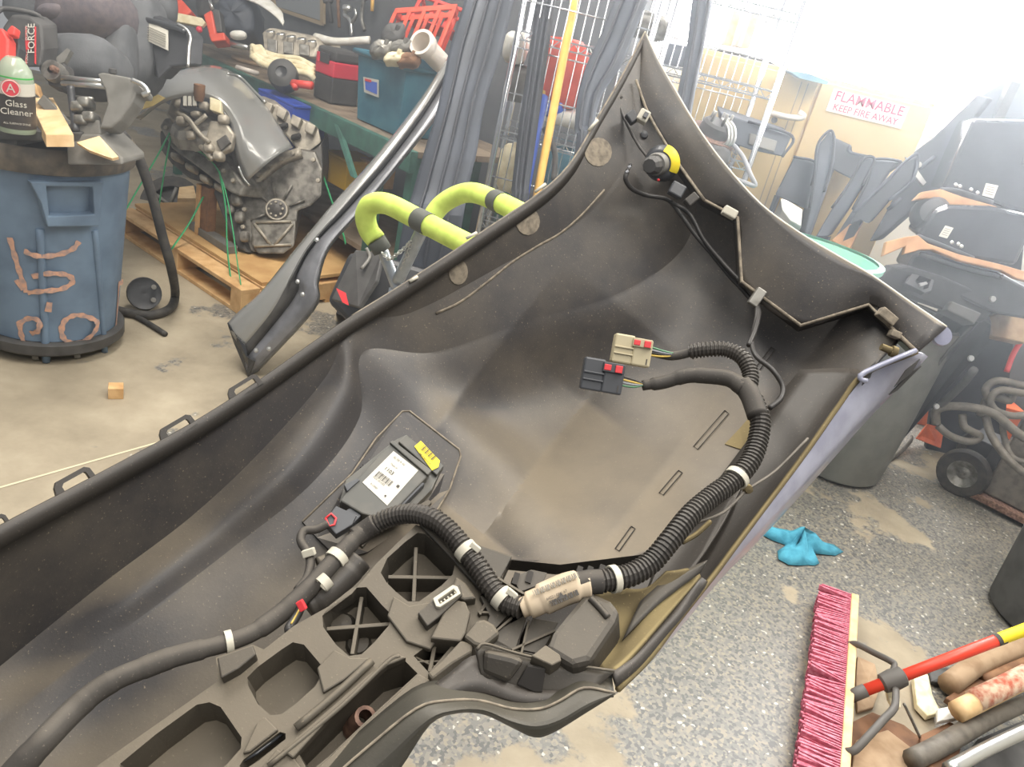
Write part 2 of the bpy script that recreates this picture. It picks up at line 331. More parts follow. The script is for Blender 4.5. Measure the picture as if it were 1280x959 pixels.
# stations along the length; rows run from the clip edge down to the lower rim
E1 = [P(-150, 745, .565), P(0, 660, .62), P(95, 610, .67), P(225, 540, .74), P(310, 487, .79), P(400, 424, .845), P(440, 397, .87), P(500, 360, .9), P(600, 294, .95), P(700, 221, 1.02), P(752, 140, 1.07), P(782, 88, 1.10), P(806, 42, 1.13)]
L1 = [P(-150, 955, .62), P(0, 833, .686), P(128, 730, .73), P(240, 645, .78), P(330, 560, .817), P(408, 470, .86), P(441, 404, .876), P(516, 390, .925), P(625, 333, .985), P(735, 268, 1.05), P(790, 190, 1.09), P(812, 130, 1.115), P(812, 60, 1.13)]
def ledge(px, l1):
    le = G(px[0], px[1], l1.z-.003); return le
LEpx = [(-135, 978), (34, 842), (156, 750), (267, 664), (362, 582), (432, 494)]
LE = [ledge(q, a) for q, a in zip(LEpx, L1)] + [None]*7
L2 = [A(-120, 1000, LE[0].y), A(70, 850, LE[1].y), A(182, 768, LE[2].y), A(292, 684, LE[3].y), A(392, 602, LE[4].y+.006), P(450, 520, .872), P(455, 440, .885), P(545, 440, .945), P(665, 400, 1.0), P(780, 365, 1.06), P(860, 300, 1.11), P(865, 200, 1.125), P(820, 85, 1.135)]
for i in range(6, 13): LE[i] = L1[i].lerp(L2[i], .5)
LE[5] = LE[5].lerp(L1[5].lerp(L2[5], .5), .6)
M1 = PL([(-60, 1060, .6), (110, 930, .675), (250, 835, .72), (350, 740, .765), (450, 660, .812), (515, 590, .868), (545, 520, .905), (620, 510, .962), (735, 470, 1.018), (850, 430, 1.06), (935, 360, 1.06), (930, 262, 1.06), (835, 115, 1.12)])
M2 = PL([(0, 1100, .585), (160, 990, .64), (310, 890, .685), (420, 800, .728), (520, 720, .765), (600, 660, .80), (640, 600, .85), (715, 590, .895), (825, 550, .95), (945, 490, .985), (1025, 415, .985), (1010, 325, 1.01), (858, 175, 1.10)])
F = PL([(60, 1150, .566), (230, 1050, .615), (380, 950, .655), (500, 850, .695), (610, 775, .72), (680, 730, .73), (730, 720, .75), (800, 695, .785), (900, 645, .83), (1010, 545, .87), (1095, 455, .89), (1115, 400, .93), (965, 300, 1.02)])
# fold in the side: the lit facet beyond the line (605,668)-(740,490)
fa, fb = P(600, 672, .74), P(748, 478, .94)
def fold(p):
    v = p-CAM; d = v.dot(_F)
    if d < .3: return p
    x = 640+FPX*v.dot(_R)/d; y = 479.5-FPX*v.dot(_U)/d
    nx, ny = 194/240, 148/240
    s = (x-605)*nx+(y-668)*ny; u = (x-605)*.606-(y-668)*.795
    k = max(0, min(1, (u+60)/60))*max(0, min(1, (330-u)/120))*max(0, min(1, (760-y)/60))
    if abs(s) < 130: p = p+(p-CAM).normalized()*(.06*k*(1-abs(s)/130))
    return p
shell = patch('shell', [E1, L1, LE, L2, M1, M2, F], 'shell_plastic', B, nu=24, nv=26, solid=.003, crease=(1, 3), relief=fold)
# clip edge: turned flange with hooked clip loops
top = catmull(E1, 8); fl = []
rows = [top, []]
for i, p in enumerate(top):
    t = (top[min(i+1, len(top)-1)]-top[max(i-1, 0)]).normalized(); rows[1].append(p + V((0, 0, -.016)) - t.cross(V((0, 0, 1))).normalized()*(-.004))
o = obj('clip_flange', [p+V((0, 0, .003)) for p in rows[0]]+[p+(CAM-p).normalized()*.003 for p in rows[1]], [(i, i+1, len(top)+i+1, len(top)+i) for i in range(len(top)-1)], 'shell_edge', B, smooth=True, solid=.003)
def loop(x0, y0, x1, y1, d0, d1, h):
    """one rectangular clip loop standing on the flange"""
    a, b = P(x0, y0, d0), P(x1, y1, d1); t = (b-a).normalized(); up = ((_U*.9-_R*.35)-t*(_U*.9-_R*.35).dot(t)).normalized()
    q = [(0, 0), (.1, .75), (.2, 1), (.9, 1), (1, .8), (1.02, 0)]; q2 = [(.24, .1), (.25, .6), (.32, .74), (.86, .74), (.88, .6), (.88, .1)]
    L = (b-a).length; bm = bmesh.new(); n = t.cross(up).normalized()*.0025
    f = lambda u, v, s: a+t*u*L+up*v*h+n*s
    for s in (-1, 1):
        o_ = [bm.verts.new(f(u, v, s)) for u, v in q]; i_ = [bm.verts.new(f(u, v, s)) for u, v in q2]
        if s < 0: fo, fi = o_, i_
        for k in range(5): bm.faces.new((o_[k], o_[k+1], i_[k+1], i_[k]))
        bm.faces.new((o_[0], i_[0], i_[5], o_[5]))
    for k in range(6):
        k2 = (k+1) % 6
        bm.faces.new((fo[k], fo[k2], o_[k2], o_[k])); bm.faces.new((fi[k], fi[k2], i_[k2], i_[k]))
    return frombm('clip_loop', bm, 'shell_edge', B)
loop(72, 628, 121, 600, .657, .683, .0155); loop(203, 558, 246, 532, .727, .75, .0145); loop(288, 505, 328, 480, .777, .797, .0135); loop(-20, 674, 14, 657, .612, .626, .012)
# slots and scuffs of the upper flange
for x, y, x2, y2, d in [(583, 298, 596, 291, .953), (512, 352, 522, 346, .912), (445, 396, 455, 391, .885), (669, 240, 682, 230, 1.0), (736, 163, 747, 150, 1.06)]:
    a, b = P(x, y, d-.012), P(x2, y2, d-.008); tube('flange_slot', [a, b], .0022, 'white_clip', B, seg=6, n=1)
def hug(x, y, off=.0): # nearest shell point along the line of sight
    return SH.hit(x, y, off)
class Hit:
    def __init__(s, ob):
        from mathutils.bvhtree import BVHTree
        me = ob.data; s.t = BVHTree.FromPolygons([v.co.copy() for v in me.vertices], [tuple(p.vertices) for p in me.polygons])
    def hit(s, x, y, off=0):
        r = ray(x, y).normalized(); h = s.t.ray_cast(CAM, r)
        if h[0] is None: return None
        return h[0]-r*off
SH = Hit(shell)
def on(x, y, off=.001, dflt=.9):
    h = SH.hit(x, y, off); return h if h is not None else P(x, y, dflt)
for cx, cy, rx, ry in [(748, 190, 17, 18), (660, 277, 15, 17), (573, 340, 12, 16)]:
    ring = [on(cx+rx*math.cos(k*.3927), cy+ry*math.sin(k*.3927), .0012) for k in range(16)]
    slab('round_pad', ring, 'scuff_and_lit_rim', B, t=.001, bulge=.0008)
# dusty crease along the upper side
cr = [(545, 392), (575, 378), (610, 352), (640, 328), (672, 308), (700, 292), (728, 268), (755, 238)]
tube('dust_seam', [on(x, y, .0) for x, y in cr], .0032, 'scuff_and_lit_rim', B, seg=6, n=4, flat=.5)
# arch flange: raised border towards the wheel opening
EO = [(806, 40, 1.125), (822, 75, 1.115), (845, 115, 1.10), (872, 160, 1.065), (905, 205, 1.035), (950, 255, .995), (1000, 292, .965), (1050, 322, .945), (1090, 345, .925), (1140, 380, .895), (1183, 409, .87)]
EI = [(800, 62, 1.125), (797, 110, 1.11), (812, 145, 1.1), (848, 205, 1.075), (880, 250, 1.05), (922, 272, 1.02), (927, 352, .995), (1001, 407, .955), (1086, 381, .93), (1112, 408, .905), (1146, 440, .87)]
patch('arch_flange', [PL(EO), [P(*a).lerp(P(*b), .5) + (CAM-P(*a)).normalized()*.004 for a, b in zip(EO, EI)], PL(EI)], 'shell_plastic', B, nu=4, nv=5, solid=.003)
rim_pts = EI[3:]; gnd = [on(x-4, y+6, .002, d+.02) for x, y, d in rim_pts]
wl = []
for (x, y, d) in rim_pts: wl.append(P(x, y, d))
wb = [P(x-3, y+5, d+.032) for x, y, d in rim_pts]
obj('arch_wall', catmull(wl, 1)+wb, [(i, i+1, len(wl)+i+1, len(wl)+i) for i in range(len(wl)-1)], 'shell_edge', B, solid=.003)
tube('arch_lit_rim', [P(x, y, d-.002) for x, y, d in rim_pts], .0024, 'scuff_and_lit_rim', B, seg=6, n=1)  # pale bead along the step, its lit rim put into the colour
tube('painted_edge', [P(x, y, d+.004) for x, y, d in EO], .0017, 'white_clip', B, seg=6, n=5)
tube('clip_edge_bead', [p+V((0, 0, .002)) for p in E1[6:]], .0016, 'scuff_and_lit_rim', B, seg=6, n=6)
# inner rib of the sensor strip
tube('sensor_strip_rib', PL([(778, 120, 1.09), (774, 132, 1.09), (800, 185, 1.075), (838, 225, 1.065)]), .002, 'shell_plastic', B, seg=6, n=4)
tube('sensor_strip_rib', PL([(795, 100, 1.1), (812, 145, 1.09), (848, 205, 1.065), (880, 250, 1.045)]), .002, 'scuff_and_lit_rim', B, seg=6, n=4)
# small brackets at the strip and along the arch
def clip(name, x, y, d, w, h, t, m, ang, par=B):
    c = P(x, y, d); ux = (_R*math.cos(ang)+_U*math.sin(ang)); uy = (_U*math.cos(ang)-_R*math.sin(ang)); uz = ux.cross(uy)
    return obox(name, c-ux*w/2-uy*h/2-uz*t/2, ux*w, uy*h, uz*t, m, par, bevel=min(w, h, t)*.15)
clip('sensor_clip', 790, 147, 1.07, .014, .016, .014, 'black_plastic', .6); k_ = clip('sensor_clip', 804, 146, 1.065, .015, .017, .015, 'white_clip', -.5); clip('clip_window', 807, 144, 1.055, .006, .008, .004, 'connector_black', -.5, k_)
lathe('rivet', [(.0, .006), (.005, .005), (.006, 0)], on(805, 169, .0), 'black_plastic', B, axis=-_F, seg=12)
clip('sensor_clip', 846, 238, 1.04, .02, .018, .014, 'connector_black', -.5); clip('sensor_clip', 864, 250, 1.03, .018, .012, .014, 'conduit', .7)
clip('arch_bracket', 912, 266, 1.005, .019, .012, .012, 'white_clip', -.5); clip('arch_bracket', 946, 372, .975, .013, .024, .010, 'metal_dull', -.6); clip('arch_bracket', 1108, 396, .895, .022, .012, .014, 'scuff_and_lit_rim', -.7)
clip('arch_bracket', 1118, 418, .89, .012, .008, .012, 'scuff_and_lit_rim', -.4)
lathe('screw', [(0, .018), (.004, .018), (.004, .006), (.0065, .006), (.0065, 0)], P(1120, 441, .865), 'tan_dust', B, axis=(-_R+_U*.4), seg=10)
# moulded outline marks
for q in [[(1036, 346), (1041, 349), (1015, 383), (1010, 379)], [(964, 434), (969, 437), (950, 462), (945, 459)], [(906, 513), (911, 517), (872, 562), (867, 558)], [(848, 588), (853, 591), (829, 619), (824, 616)], [(789, 658), (794, 661), (774, 689), (769, 686)]]:
    pts = [on(x, y, .0016) for x, y in q]
    tube('moulded_mark', pts, .0006, 'groove_line', B, seg=4, n=1, closed=True)
# painted outer side seen past the lower rim, with the dusty rim edge
RI = [(1146, 440, .868), (1080, 468, .86), (1050, 505, .85), (1010, 562, .825), (965, 622, .79), (925, 675, .755), (893, 718, .73), (850, 772, .69), (812, 822, .65), (772, 862, .615)]
RO = [(1156, 443, .885), (1122, 480, .90), (1078, 525, .89), (1036, 572, .865), (985, 630, .83), (940, 678, .79), (903, 716, .76), (855, 775, .71), (815, 825, .665), (775, 864, .63)]
RF = [(1160, 446, .93), (1124, 484, .95), (1080, 530, .95), (1038, 578, .93), (986, 636, .9), (941, 684, .86), (903, 722, .83), (854, 781, .78), (812, 830, .72), (770, 868, .68)]
patch('outer_skin', [PL(RI), [P(*a).lerp(P(*b), .55)+(CAM-P(*a)).normalized()*.006 for a, b in zip(RI, RO)], PL(RO), PL(RF)], 'exterior_paint', B, nu=4, nv=4, solid=.002)
tube('rim_bead', [P(x, y, d-.002) for x, y, d in RI], .0028, 'tan_dust', B, seg=6, n=4)
RW = [on(x-26, y-8, .0, d+.02) for x, y, d in RI[2:7]]
patch('rim_wall', [PL(RI[1:8]), [P(x-16, y-8, d+.035) for x, y, d in RI[1:8]], [P(x-80, y-6, d+.07) for x, y, d in RI[1:8]]], 'shell_edge', B, nu=4, nv=3, solid=.002)
for q in [[(1095, 452, .868), (1088, 472, .868), (1078, 482, .87), (1084, 462, .868)], [(1150, 449, .872), (1132, 463, .876), (1118, 484, .88), (1140, 466, .875)], [(1152, 458, .88), (1138, 466, .88), (1112, 494, .885), (1122, 488, .885)]]:
    slab('chipped_mark', [p+(CAM-p).normalized()*.012 for p in PL(q)], 'dark_grey', B, t=.002)
tube('paint_fold', PL([(1145, 438, .855), (1082, 465, .85), (1076, 474, .85), (1084, 476, .85)]), .003, 'exterior_paint', B, seg=6, n=3)
lathe('end_tab', [(0, .004), (.011, .004), (.012, 0), (.011, -.004), (0, -.004)], P(1176, 420, .885), 'exterior_paint', B, axis=-_F, seg=16)
tube('trim_wire', PL([(1010, 548, .82), (970, 588, .80), (935, 612, .775), (905, 640, .755), (868, 655, .74)]), .0014, 'hose', B, seg=6)
tube('trim_strip', PL([(888, 652, .742), (870, 668, .732), (853, 678, .722)]), .0025, 'tan_dust', B, seg=6)
lathe('push_pin', [(0, .008), (.004, .007), (.0055, 0)], P(934, 611, .775), 'tan_dust', B, axis=-_F, seg=10)
slab('tan_patch', [on(x, y, .002) for x, y in [(938, 520), (925, 535), (906, 555), (930, 563), (945, 545)]], 'tan_dust', B, t=.001)

# ---------------------------------------------------------------- moulded carrier tray in the lower edge
TP = Plane(P(250, 860, .60), P(560, 690, .70), P(600, 830, .635))
outer = [(60, 1010), (118, 960), (272, 852), (270, 822), (316, 806), (330, 812), (368, 782), (440, 742), (470, 705), (520, 656), (640, 695), (622, 735), (640, 768), (604, 800), (580, 812), (540, 846), (470, 905), (400, 965), (340, 1010)]
holes = [([(483, 728), (476, 716), (484, 698), (506, 678), (522, 666), (532, 668), (569, 704), (566, 718), (552, 732), (524, 752), (510, 752), (495, 740)], .034),
         ([(404, 784), (403, 770), (412, 757), (440, 735), (458, 734), (478, 757), (489, 768), (486, 782), (468, 803), (452, 818), (436, 820), (420, 806)], .034),
         ([(310, 857), (309, 847), (322, 834), (352, 812), (366, 803), (380, 806), (402, 832), (403, 842), (394, 858), (372, 878), (352, 893), (338, 894), (322, 880)], .032),
         ([(150, 1000), (150, 955), (195, 918), (246, 881), (262, 878), (276, 884), (302, 922), (301, 936), (284, 955), (250, 985), (200, 1010)], .034),
         ([(386, 966), (370, 936), (420, 888), (480, 834), (506, 826), (522, 842), (470, 890), (412, 945)], .05),
         ([(299, 958), (304, 950), (350, 915), (357, 917), (357, 924), (322, 952), (306, 962)], .02),
         ([(517, 820), (545, 799), (556, 795), (566, 806), (536, 841)], .04)]
tray = plate('carrier_tray', outer, holes, TP, 'tray_plastic', B, t=.02)
def rib(x0, y0, x1, y1, w=.0035, dep=.03, m='tray_plastic', h=0, par=tray):
    a, b = TP.at(x0, y0, h), TP.at(x1, y1, h); t = (b-a).normalized(); s = t.cross(TP.n)*w
    return obox('rib', a-s/2, b-a, s, -TP.n*dep, m, par, bevel=.0006)
rib(485, 721, 564, 722, dep=.026, h=-.008); rib(520, 684, 517, 752, dep=.026, h=-.008)
rib(408, 786, 487, 780, dep=.024, h=-.009); rib(452, 746, 440, 818, dep=.024, h=-.009)
rib(545, 799, 537, 840, dep=.03, h=-.004); rib(519, 827, 560, 826, w=.0018, dep=.03, h=-.006); rib(519, 821, 552, 838, w=.0018, dep=.03, h=-.006)
lathe('boss', [(0, .003), (.009, .002), (.013, -.004)], TP.at(427, 781, -.03), 'tray_dark', tray, axis=TP.n, seg=16)
lathe('boss', [(0, .002), (.009, .001), (.012, -.004)], TP.at(448, 804, -.031), 'tray_dark', tray, axis=TP.n, seg=16)
# raised pads, lips and rails on the tray
def pad(L, h, m='tray_plastic', name='raised_pad'):
    return slab(name, TP.pts(L, h), m, tray, dirv=-TP.n*(h+.003), bevel=.0012)
pad([(396, 835), (418, 812), (438, 822), (464, 822), (430, 850), (404, 866)], .004); pad([(492, 745), (512, 757), (540, 752), (566, 770), (538, 812), (508, 802), (484, 770)], .004)
pad([(303, 942), (320, 905), (332, 896), (348, 912), (312, 940)], .004)
pad([(276, 848), (271, 822), (316, 806), (320, 818), (298, 836)], .012, 'tray_dark', 'tab')
pad([(366, 948), (352, 938), (480, 826), (496, 816), (508, 822), (484, 832), (424, 884)], .007, 'tray_plastic', 'rail')
pad([(388, 968), (412, 946), (524, 842), (538, 850), (470, 912), (402, 975)], .009, 'tray_plastic', 'rail')
pad([(320, 968), (346, 936), (368, 948), (384, 968)], .003)
tube('bead', TP.pts([(303, 952), (322, 941), (354, 917), (346, 916), (318, 936), (300, 951)], -.004), .0014, 'black_gloss', tray, seg=6, n=1)
tube('rail_bead', TP.pts([(335, 958), (380, 922), (430, 880), (484, 828), (500, 820)], .006), .0022, 'tray_plastic', tray, seg=6, n=4)
tube('rail_bead', TP.pts([(370, 910), (420, 868), (465, 826)], .004), .0035, 'tray_plastic', tray, seg=8, n=4)
# rolled brown insert in the long slot
q = TP.at(452, 902, -.03); lathe('insert_roll', [(.0055, .012), (.008, .012), (.009, -.006), (.010, -.02)], q, 'rust_brown', tray, axis=(TP.n+_R*.3), seg=14, solid=.001)
# connector socket with the pale frame
sk = slab('socket', TP.pts([(522, 766), (530, 760), (556, 735), (575, 730), (578, 744), (548, 772), (534, 783)], .014), 'tray_dark', tray, dirv=-TP.n*.02, bevel=.001)
fr = plate('socket_frame', [(541, 748), (566, 731), (572, 733), (576, 742), (550, 759), (545, 758)], [([(547, 750), (567, 736), (571, 741), (550, 755)], .008)], TP, 'white_clip', sk, t=.005, h=.018, bevel=.0006)
for k in range(5):
    x, y = 550.5+k*4.3, 751.2-k*2.9; rib(x, y, x+2.2, y+1.9, .0014, .004, 'white_clip', .017, fr)
# bridge piece, knuckle and struts at the right of the tray
slab('bridge', TP.pts([(538, 798), (556, 762), (572, 750), (582, 752), (588, 766), (582, 792), (576, 802), (556, 800)], .012), 'tray_plastic', tray, dirv=-TP.n*.03, bevel=.0015)
slab('knuckle', TP.pts([(579, 796), (596, 775), (606, 773), (618, 780), (626, 792), (612, 803), (604, 810), (592, 806)], .016), 'tray_plastic', tray, dirv=-TP.n*.04, bevel=.003)
slab('strut', TP.pts([(534, 842), (552, 826), (576, 800), (592, 804), (590, 816), (566, 830), (540, 850)], .012), 'tray_plastic', tray, dirv=-TP.n*.03, bevel=.002)
slab('mount_block', TP.pts([(562, 742), (580, 750), (596, 748), (582, 728), (570, 720)], .012), 'tray_plastic', tray, dirv=-TP.n*.03, bevel=.002)
slab('upper_wing', TP.pts([(524, 655), (640, 696), (620, 734), (606, 744), (566, 700)], .006), 'tray_dark', tray, dirv=-TP.n*.004, bevel=.001)
# open rib bay behind the label
RB = Plane(P(640, 740, .675), P(760, 720, .70), P(700, 820, .645))
bay = plate('rib_bay', [(600, 800), (612, 770), (600, 745), (632, 705), (640, 700), (700, 706), (830, 690), (812, 735), (790, 780), (768, 838), (690, 826)], [([(610, 796), (640, 764), (660, 768), (644, 812), (614, 806)], .05), ([(666, 772), (698, 778), (676, 818), (650, 812)], .05), ([(640, 722), (664, 712), (684, 716), (678, 730), (650, 740)], .04)], RB, 'tray_dark', B, t=.02)
def rrib(x0, y0, x1, y1, h0=0, dep=.035, w=.0018, m='tray_plastic'):
    a, b = RB.at(x0, y0, h0), RB.at(x1, y1, h0); t = (b-a).normalized(); s = t.cross(RB.n)*w
    return obox('rib', a-s/2, b-a, s, -RB.n*dep, m, bay)
rrib(600, 768, 611, 745); rrib(598, 765, 628, 766); rrib(603, 762, 612, 748); rrib(652, 816, 661, 776, .004); rrib(640, 812, 694, 788, .004); rrib(612, 796, 640, 772, .004)
rrib(622, 722, 655, 742, .01, .02, .002); rrib(655, 742, 668, 738, .01, .02, .002)
for x, y in [(643, 722), (660, 720), (722, 714), (735, 714), (750, 712)]: rrib(x, y+8, x+4, y-6, .002, .012, .005, 'groove_line')
# chunky moulded box beside the label
bx = [(690, 790), (706, 770), (728, 744), (742, 740), (764, 750), (775, 764), (770, 778), (738, 826), (715, 832), (682, 812)]
CB = Plane(P(690, 790, .62), P(765, 755, .645), P(738, 826, .605))
slab('moulded_box', CB.pts(bx, .0), 'tray_dark', B, dirv=-CB.n*.05+(_R*.012-_U*.004), bevel=.005)
tube('box_ridge', CB.pts([(738, 748), (748, 758), (760, 772)], .001), .003, 'tray_dark', B, seg=8)
slab('box_foot', CB.pts([(664, 820), (682, 806), (700, 818), (702, 826), (690, 832)], .0), 'tray_plastic', B, dirv=-CB.n*.02, bevel=.001)
# dusty side strip to the painted rim
patch('dust_channel', [PL([(735, 735, .70), (775, 735, .69), (806, 735, .685), (835, 715, .69)]), PL([(770, 782, .67), (790, 770, .675), (815, 745, .68), (860, 712, .70)]), PL([(748, 832, .63), (775, 810, .645), (818, 765, .67), (872, 714, .715)]), PL([(768, 838, .615), (790, 818, .63), (828, 776, .66), (876, 720, .71)])], 'tan_dust', B, nu=5, nv=4, solid=.003)
patch('side_wall', [PL([(800, 752, .672), (830, 726, .69), (866, 708, .705), (885, 700, .71)]), PL([(778, 800, .645), (812, 765, .665), (850, 735, .69), (876, 716, .705)])], 'tray_dark', B, nu=4, nv=3, solid=.003)
patch('rim_return', [PL([(766, 840, .613), (790, 822, .63), (818, 788, .66), (842, 762, .68), (878, 722, .71)]), PL([(772, 858, .61), (800, 834, .63), (832, 796, .66), (856, 768, .68), (886, 728, .72)])], 'shell_edge', B, nu=4, nv=2, solid=.003)
patch('under_shell', [PL([(560, 690, .79), (660, 700, .78), (760, 695, .79), (860, 660, .82), (930, 600, .85)]), PL([(540, 780, .74), (650, 780, .74), (740, 770, .745), (830, 720, .77), (905, 650, .8)]), PL([(540, 850, .69), (640, 850, .69), (740, 840, .685), (815, 775, .72), (880, 690, .77)])], 'shell_edge', B, nu=4, nv=3, solid=.003)
# front wall and lower lip
patch('front_wall', [PL([(596, 812, .60), (606, 806, .605), (640, 816, .61), (690, 828, .612), (768, 840, .612)]), PL([(602, 850, .60), (612, 850, .60), (646, 866, .605), (694, 872, .605), (738, 866, .602)])], 'tray_dark', B, nu=5, nv=4, solid=.003)
slab('notch_shade', PL([(646, 856), (660, 832), (682, 836), (678, 866), (668, 866)], .6035), 'groove_line', B, t=.004, bevel=.001)  # thin dark slab, the shade of an opening put into its colour
slab('wall_pocket', PL([(604, 814), (640, 822), (656, 828), (636, 856), (602, 842)], .5985), 'tray_dark', B, t=.012, bevel=.004)
tube('wall_edge', PL([(596, 812, .599), (606, 805, .603), (640, 815, .608), (690, 827, .61), (768, 839, .61)]), .0013, 'tray_plastic', B, seg=6, n=4)
LU = [(300, 1060, .53), (400, 985, .545), (455, 938, .553), (520, 886, .565), (560, 876, .572), (600, 876, .58), (640, 886, .585), (675, 886, .588), (700, 876, .592), (730, 860, .598), (768, 866, .6)]
LM = [(320, 1085, .525), (425, 995, .538), (480, 950, .547), (535, 900, .556), (570, 888, .562), (605, 888, .568), (640, 902, .572), (670, 908, .575), (700, 900, .58), (735, 880, .588), (768, 867, .598)]
LD = [(340, 1110, .53), (465, 1000, .545), (500, 962, .552), (538, 906, .562), (572, 892, .568), (606, 894, .575), (640, 910, .58), (668, 922, .582), (692, 916, .585), (735, 890, .59), (770, 868, .6)]
BK = [(x-4, y-26, d+.03) for x, y, d in LU]
patch('lower_lip', [PL(BK), PL(LU), PL(LM), PL(LD)], 'lip_plastic', B, nu=4, nv=4, solid=.004, crease=(1,))
patch('lip_floor', [PL([(420, 960, .57), (500, 890, .585), (560, 842, .6), (600, 818, .61), (660, 840, .62), (740, 856, .612)]), PL([(420, 985, .56), (505, 900, .575), (560, 868, .585), (605, 866, .592), (660, 878, .596), (745, 862, .606)])], 'shell_edge', B, nu=4, nv=3, solid=.003)
tube('lip_bead', [P(x, y, d-.001) for x, y, d in LU], .0011, 'scuff_and_lit_rim', B, seg=5, n=4)
# raised base plate under the radar unit, perforated corners
bpz = [(378, 652), (440, 592), (470, 548), (503, 514), (512, 514), (574, 562), (576, 570), (562, 612), (545, 640), (520, 650), (460, 690), (425, 700), (396, 672)]
slab('base_plate', [on(x, y, .004) for x, y in bpz], 'shell_plastic', B, t=.006)
tube('plate_edge', [on(x, y, .0045) for x, y in bpz[:10]], .0012, 'scuff_and_lit_rim', B, seg=5, n=1)
for (x0, y0, ux, uy, vx, vy, nu_, nv_) in [(440, 596, 2.7, -2.9, 3.4, 1.8, 9, 3), (524, 640, 4.2, -3.2, 3.2, 3.6, 5, 4)]:
    for i in range(nu_):
        for j in range(nv_):
            c = on(x0+ux*i+vx*j, y0+uy*i+vy*j, .0058); lathe('vent_hole', [(0, .0004), (.0008, .0004), (.0009, 0)], c, 'groove_line', B, axis=-_F, seg=6, smooth=False)
# ---------------------------------------------------------------- radar unit, harness, sensor
def frame_at(L, d):  # plane through three pixel points
    return Plane(P(*L[0]), P(*L[1]), P(*L[2]))
MP = Plane(P(430, 610, .79), P(490, 555, .83), P(500, 640, .785))
RU = thing('radar_module', MP.at(490, 600), 'black electronic module with white and yellow stickers, clipped inside the bumper', 'module')
slab('lower_case', MP.pts([(432, 600), (492, 551), (508, 543), (554, 581), (540, 612), (512, 640), (470, 662), (424, 628)], -.008), 'module_black', RU, dirv=-MP.n*.012, bevel=.001)
slab('case', MP.pts([(425, 626), (440, 606), (490, 552), (538, 588), (534, 596), (482, 650), (452, 642)], .004), 'module_black', RU, dirv=-MP.n*.014, bevel=.0015)
slab('cap', MP.pts([(487, 553), (491, 550), (540, 588), (535, 594)], .007), 'module_black', RU, dirv=-MP.n*.006, bevel=.0008)
slab('side_rail', MP.pts([(430, 606), (446, 598), (450, 600), (434, 614)], .006), 'connector_black', RU, dirv=-MP.n*.01, bevel=.0006)
slab('side_rail', MP.pts([(490, 640), (526, 602), (531, 604), (494, 642)], .002), 'connector_black', RU, dirv=-MP.n*.012, bevel=.0006)
slab('end_tab', MP.pts([(498, 552), (508, 543), (555, 582), (546, 594)], -.003), 'module_black', RU, dirv=-MP.n*.01, bevel=.001)
st = slab('white_sticker', MP.pts([(453, 603), (492, 564), (523, 588), (484, 632)], .0046), 'white_label', RU, t=.0004)
dx = (MP.at(523, 588)-MP.at(492, 564)).normalized(); dy = (MP.at(492, 564)-MP.at(453, 603)).normalized()
ex = (MP.at(484, 632)-MP.at(453, 603)).normalized()
for i, (b_, s_) in enumerate([('(E) BE R 43', .0034), ('Made in', .003), ('1103', .006), ('IC 85 RD', .0032), ('FCC ID KR5', .003), ('R-CMM', .003)]):
    text('print', b_, MP.at(499-i*6.3, 576+i*6.3, .0052), dx, dy, s_, 'ink_light' if i != 2 else 'ink', st, ext=.0001)
for k in range(14):
    a = MP.at(474+k*1.35, 589+k*1.0, .0052); obox('code_bar', a, dx*(.0004+.0005*(k % 3 == 0)), dy*-.007, MP.n*.0001, 'ink', st)
a = MP.at(495, 608, .0052); obox('mark', a, dx*.003, dy*.003, MP.n*.0001, 'ink', st); a = MP.at(480, 620, .0052); obox('mark', a, dx*.002, dy*.002, MP.n*.0001, 'ink', st)
yp = Plane(P(520, 556, .694), P(545, 588, .694), P(530, 552, .70))
ys = slab('yellow_sticker', MP.pts([(518, 558), (526, 551), (550, 576), (548, 584), (540, 588)], -.0018), 'yellow_sticker', RU, t=.0005)
ydx = (MP.at(550, 576)-MP.at(526, 551)).normalized(); ydy = (MP.at(526, 551)-MP.at(518, 558)).normalized()
for k in range(12):
    a = MP.at(525+k*1.35, 561+k*1.3, -.0012); obox('code_bar', a, ydx*(.0005+.0006*(k % 3 == 1)), ydy*.007, MP.n*.0001, 'ink', ys)
text('print', '(90) 4 820 0113', MP.at(531, 573, -.0011), ydx, ydy, .0028, 'ink', ys, ext=.0001)
pg = slab('plug', MP.pts([(405, 652), (420, 632), (446, 644), (440, 656), (420, 668)], .004), 'connector_black', RU, dirv=-MP.n*.012, bevel=.001)
tube('lock_frame', MP.pts([(407, 648), (414, 642), (420, 648), (418, 656), (411, 658)], .006), .0012, 'lock_red', pg, seg=6, n=1, closed=True)
slab('plug_grip', MP.pts([(424, 644), (438, 634), (452, 644), (440, 656)], .001), 'connector_black', pg, dirv=-MP.n*.012, bevel=.001)
slab('foot', MP.pts([(444, 676), (462, 660), (470, 664), (453, 684)], .002), 'tray_plastic', RU, dirv=-MP.n*.006, bevel=.0008)
slab('foot', MP.pts([(518, 634), (536, 624), (540, 628), (526, 642)], -.004), 'tray_plastic', RU, dirv=-MP.n*.006, bevel=.0008)

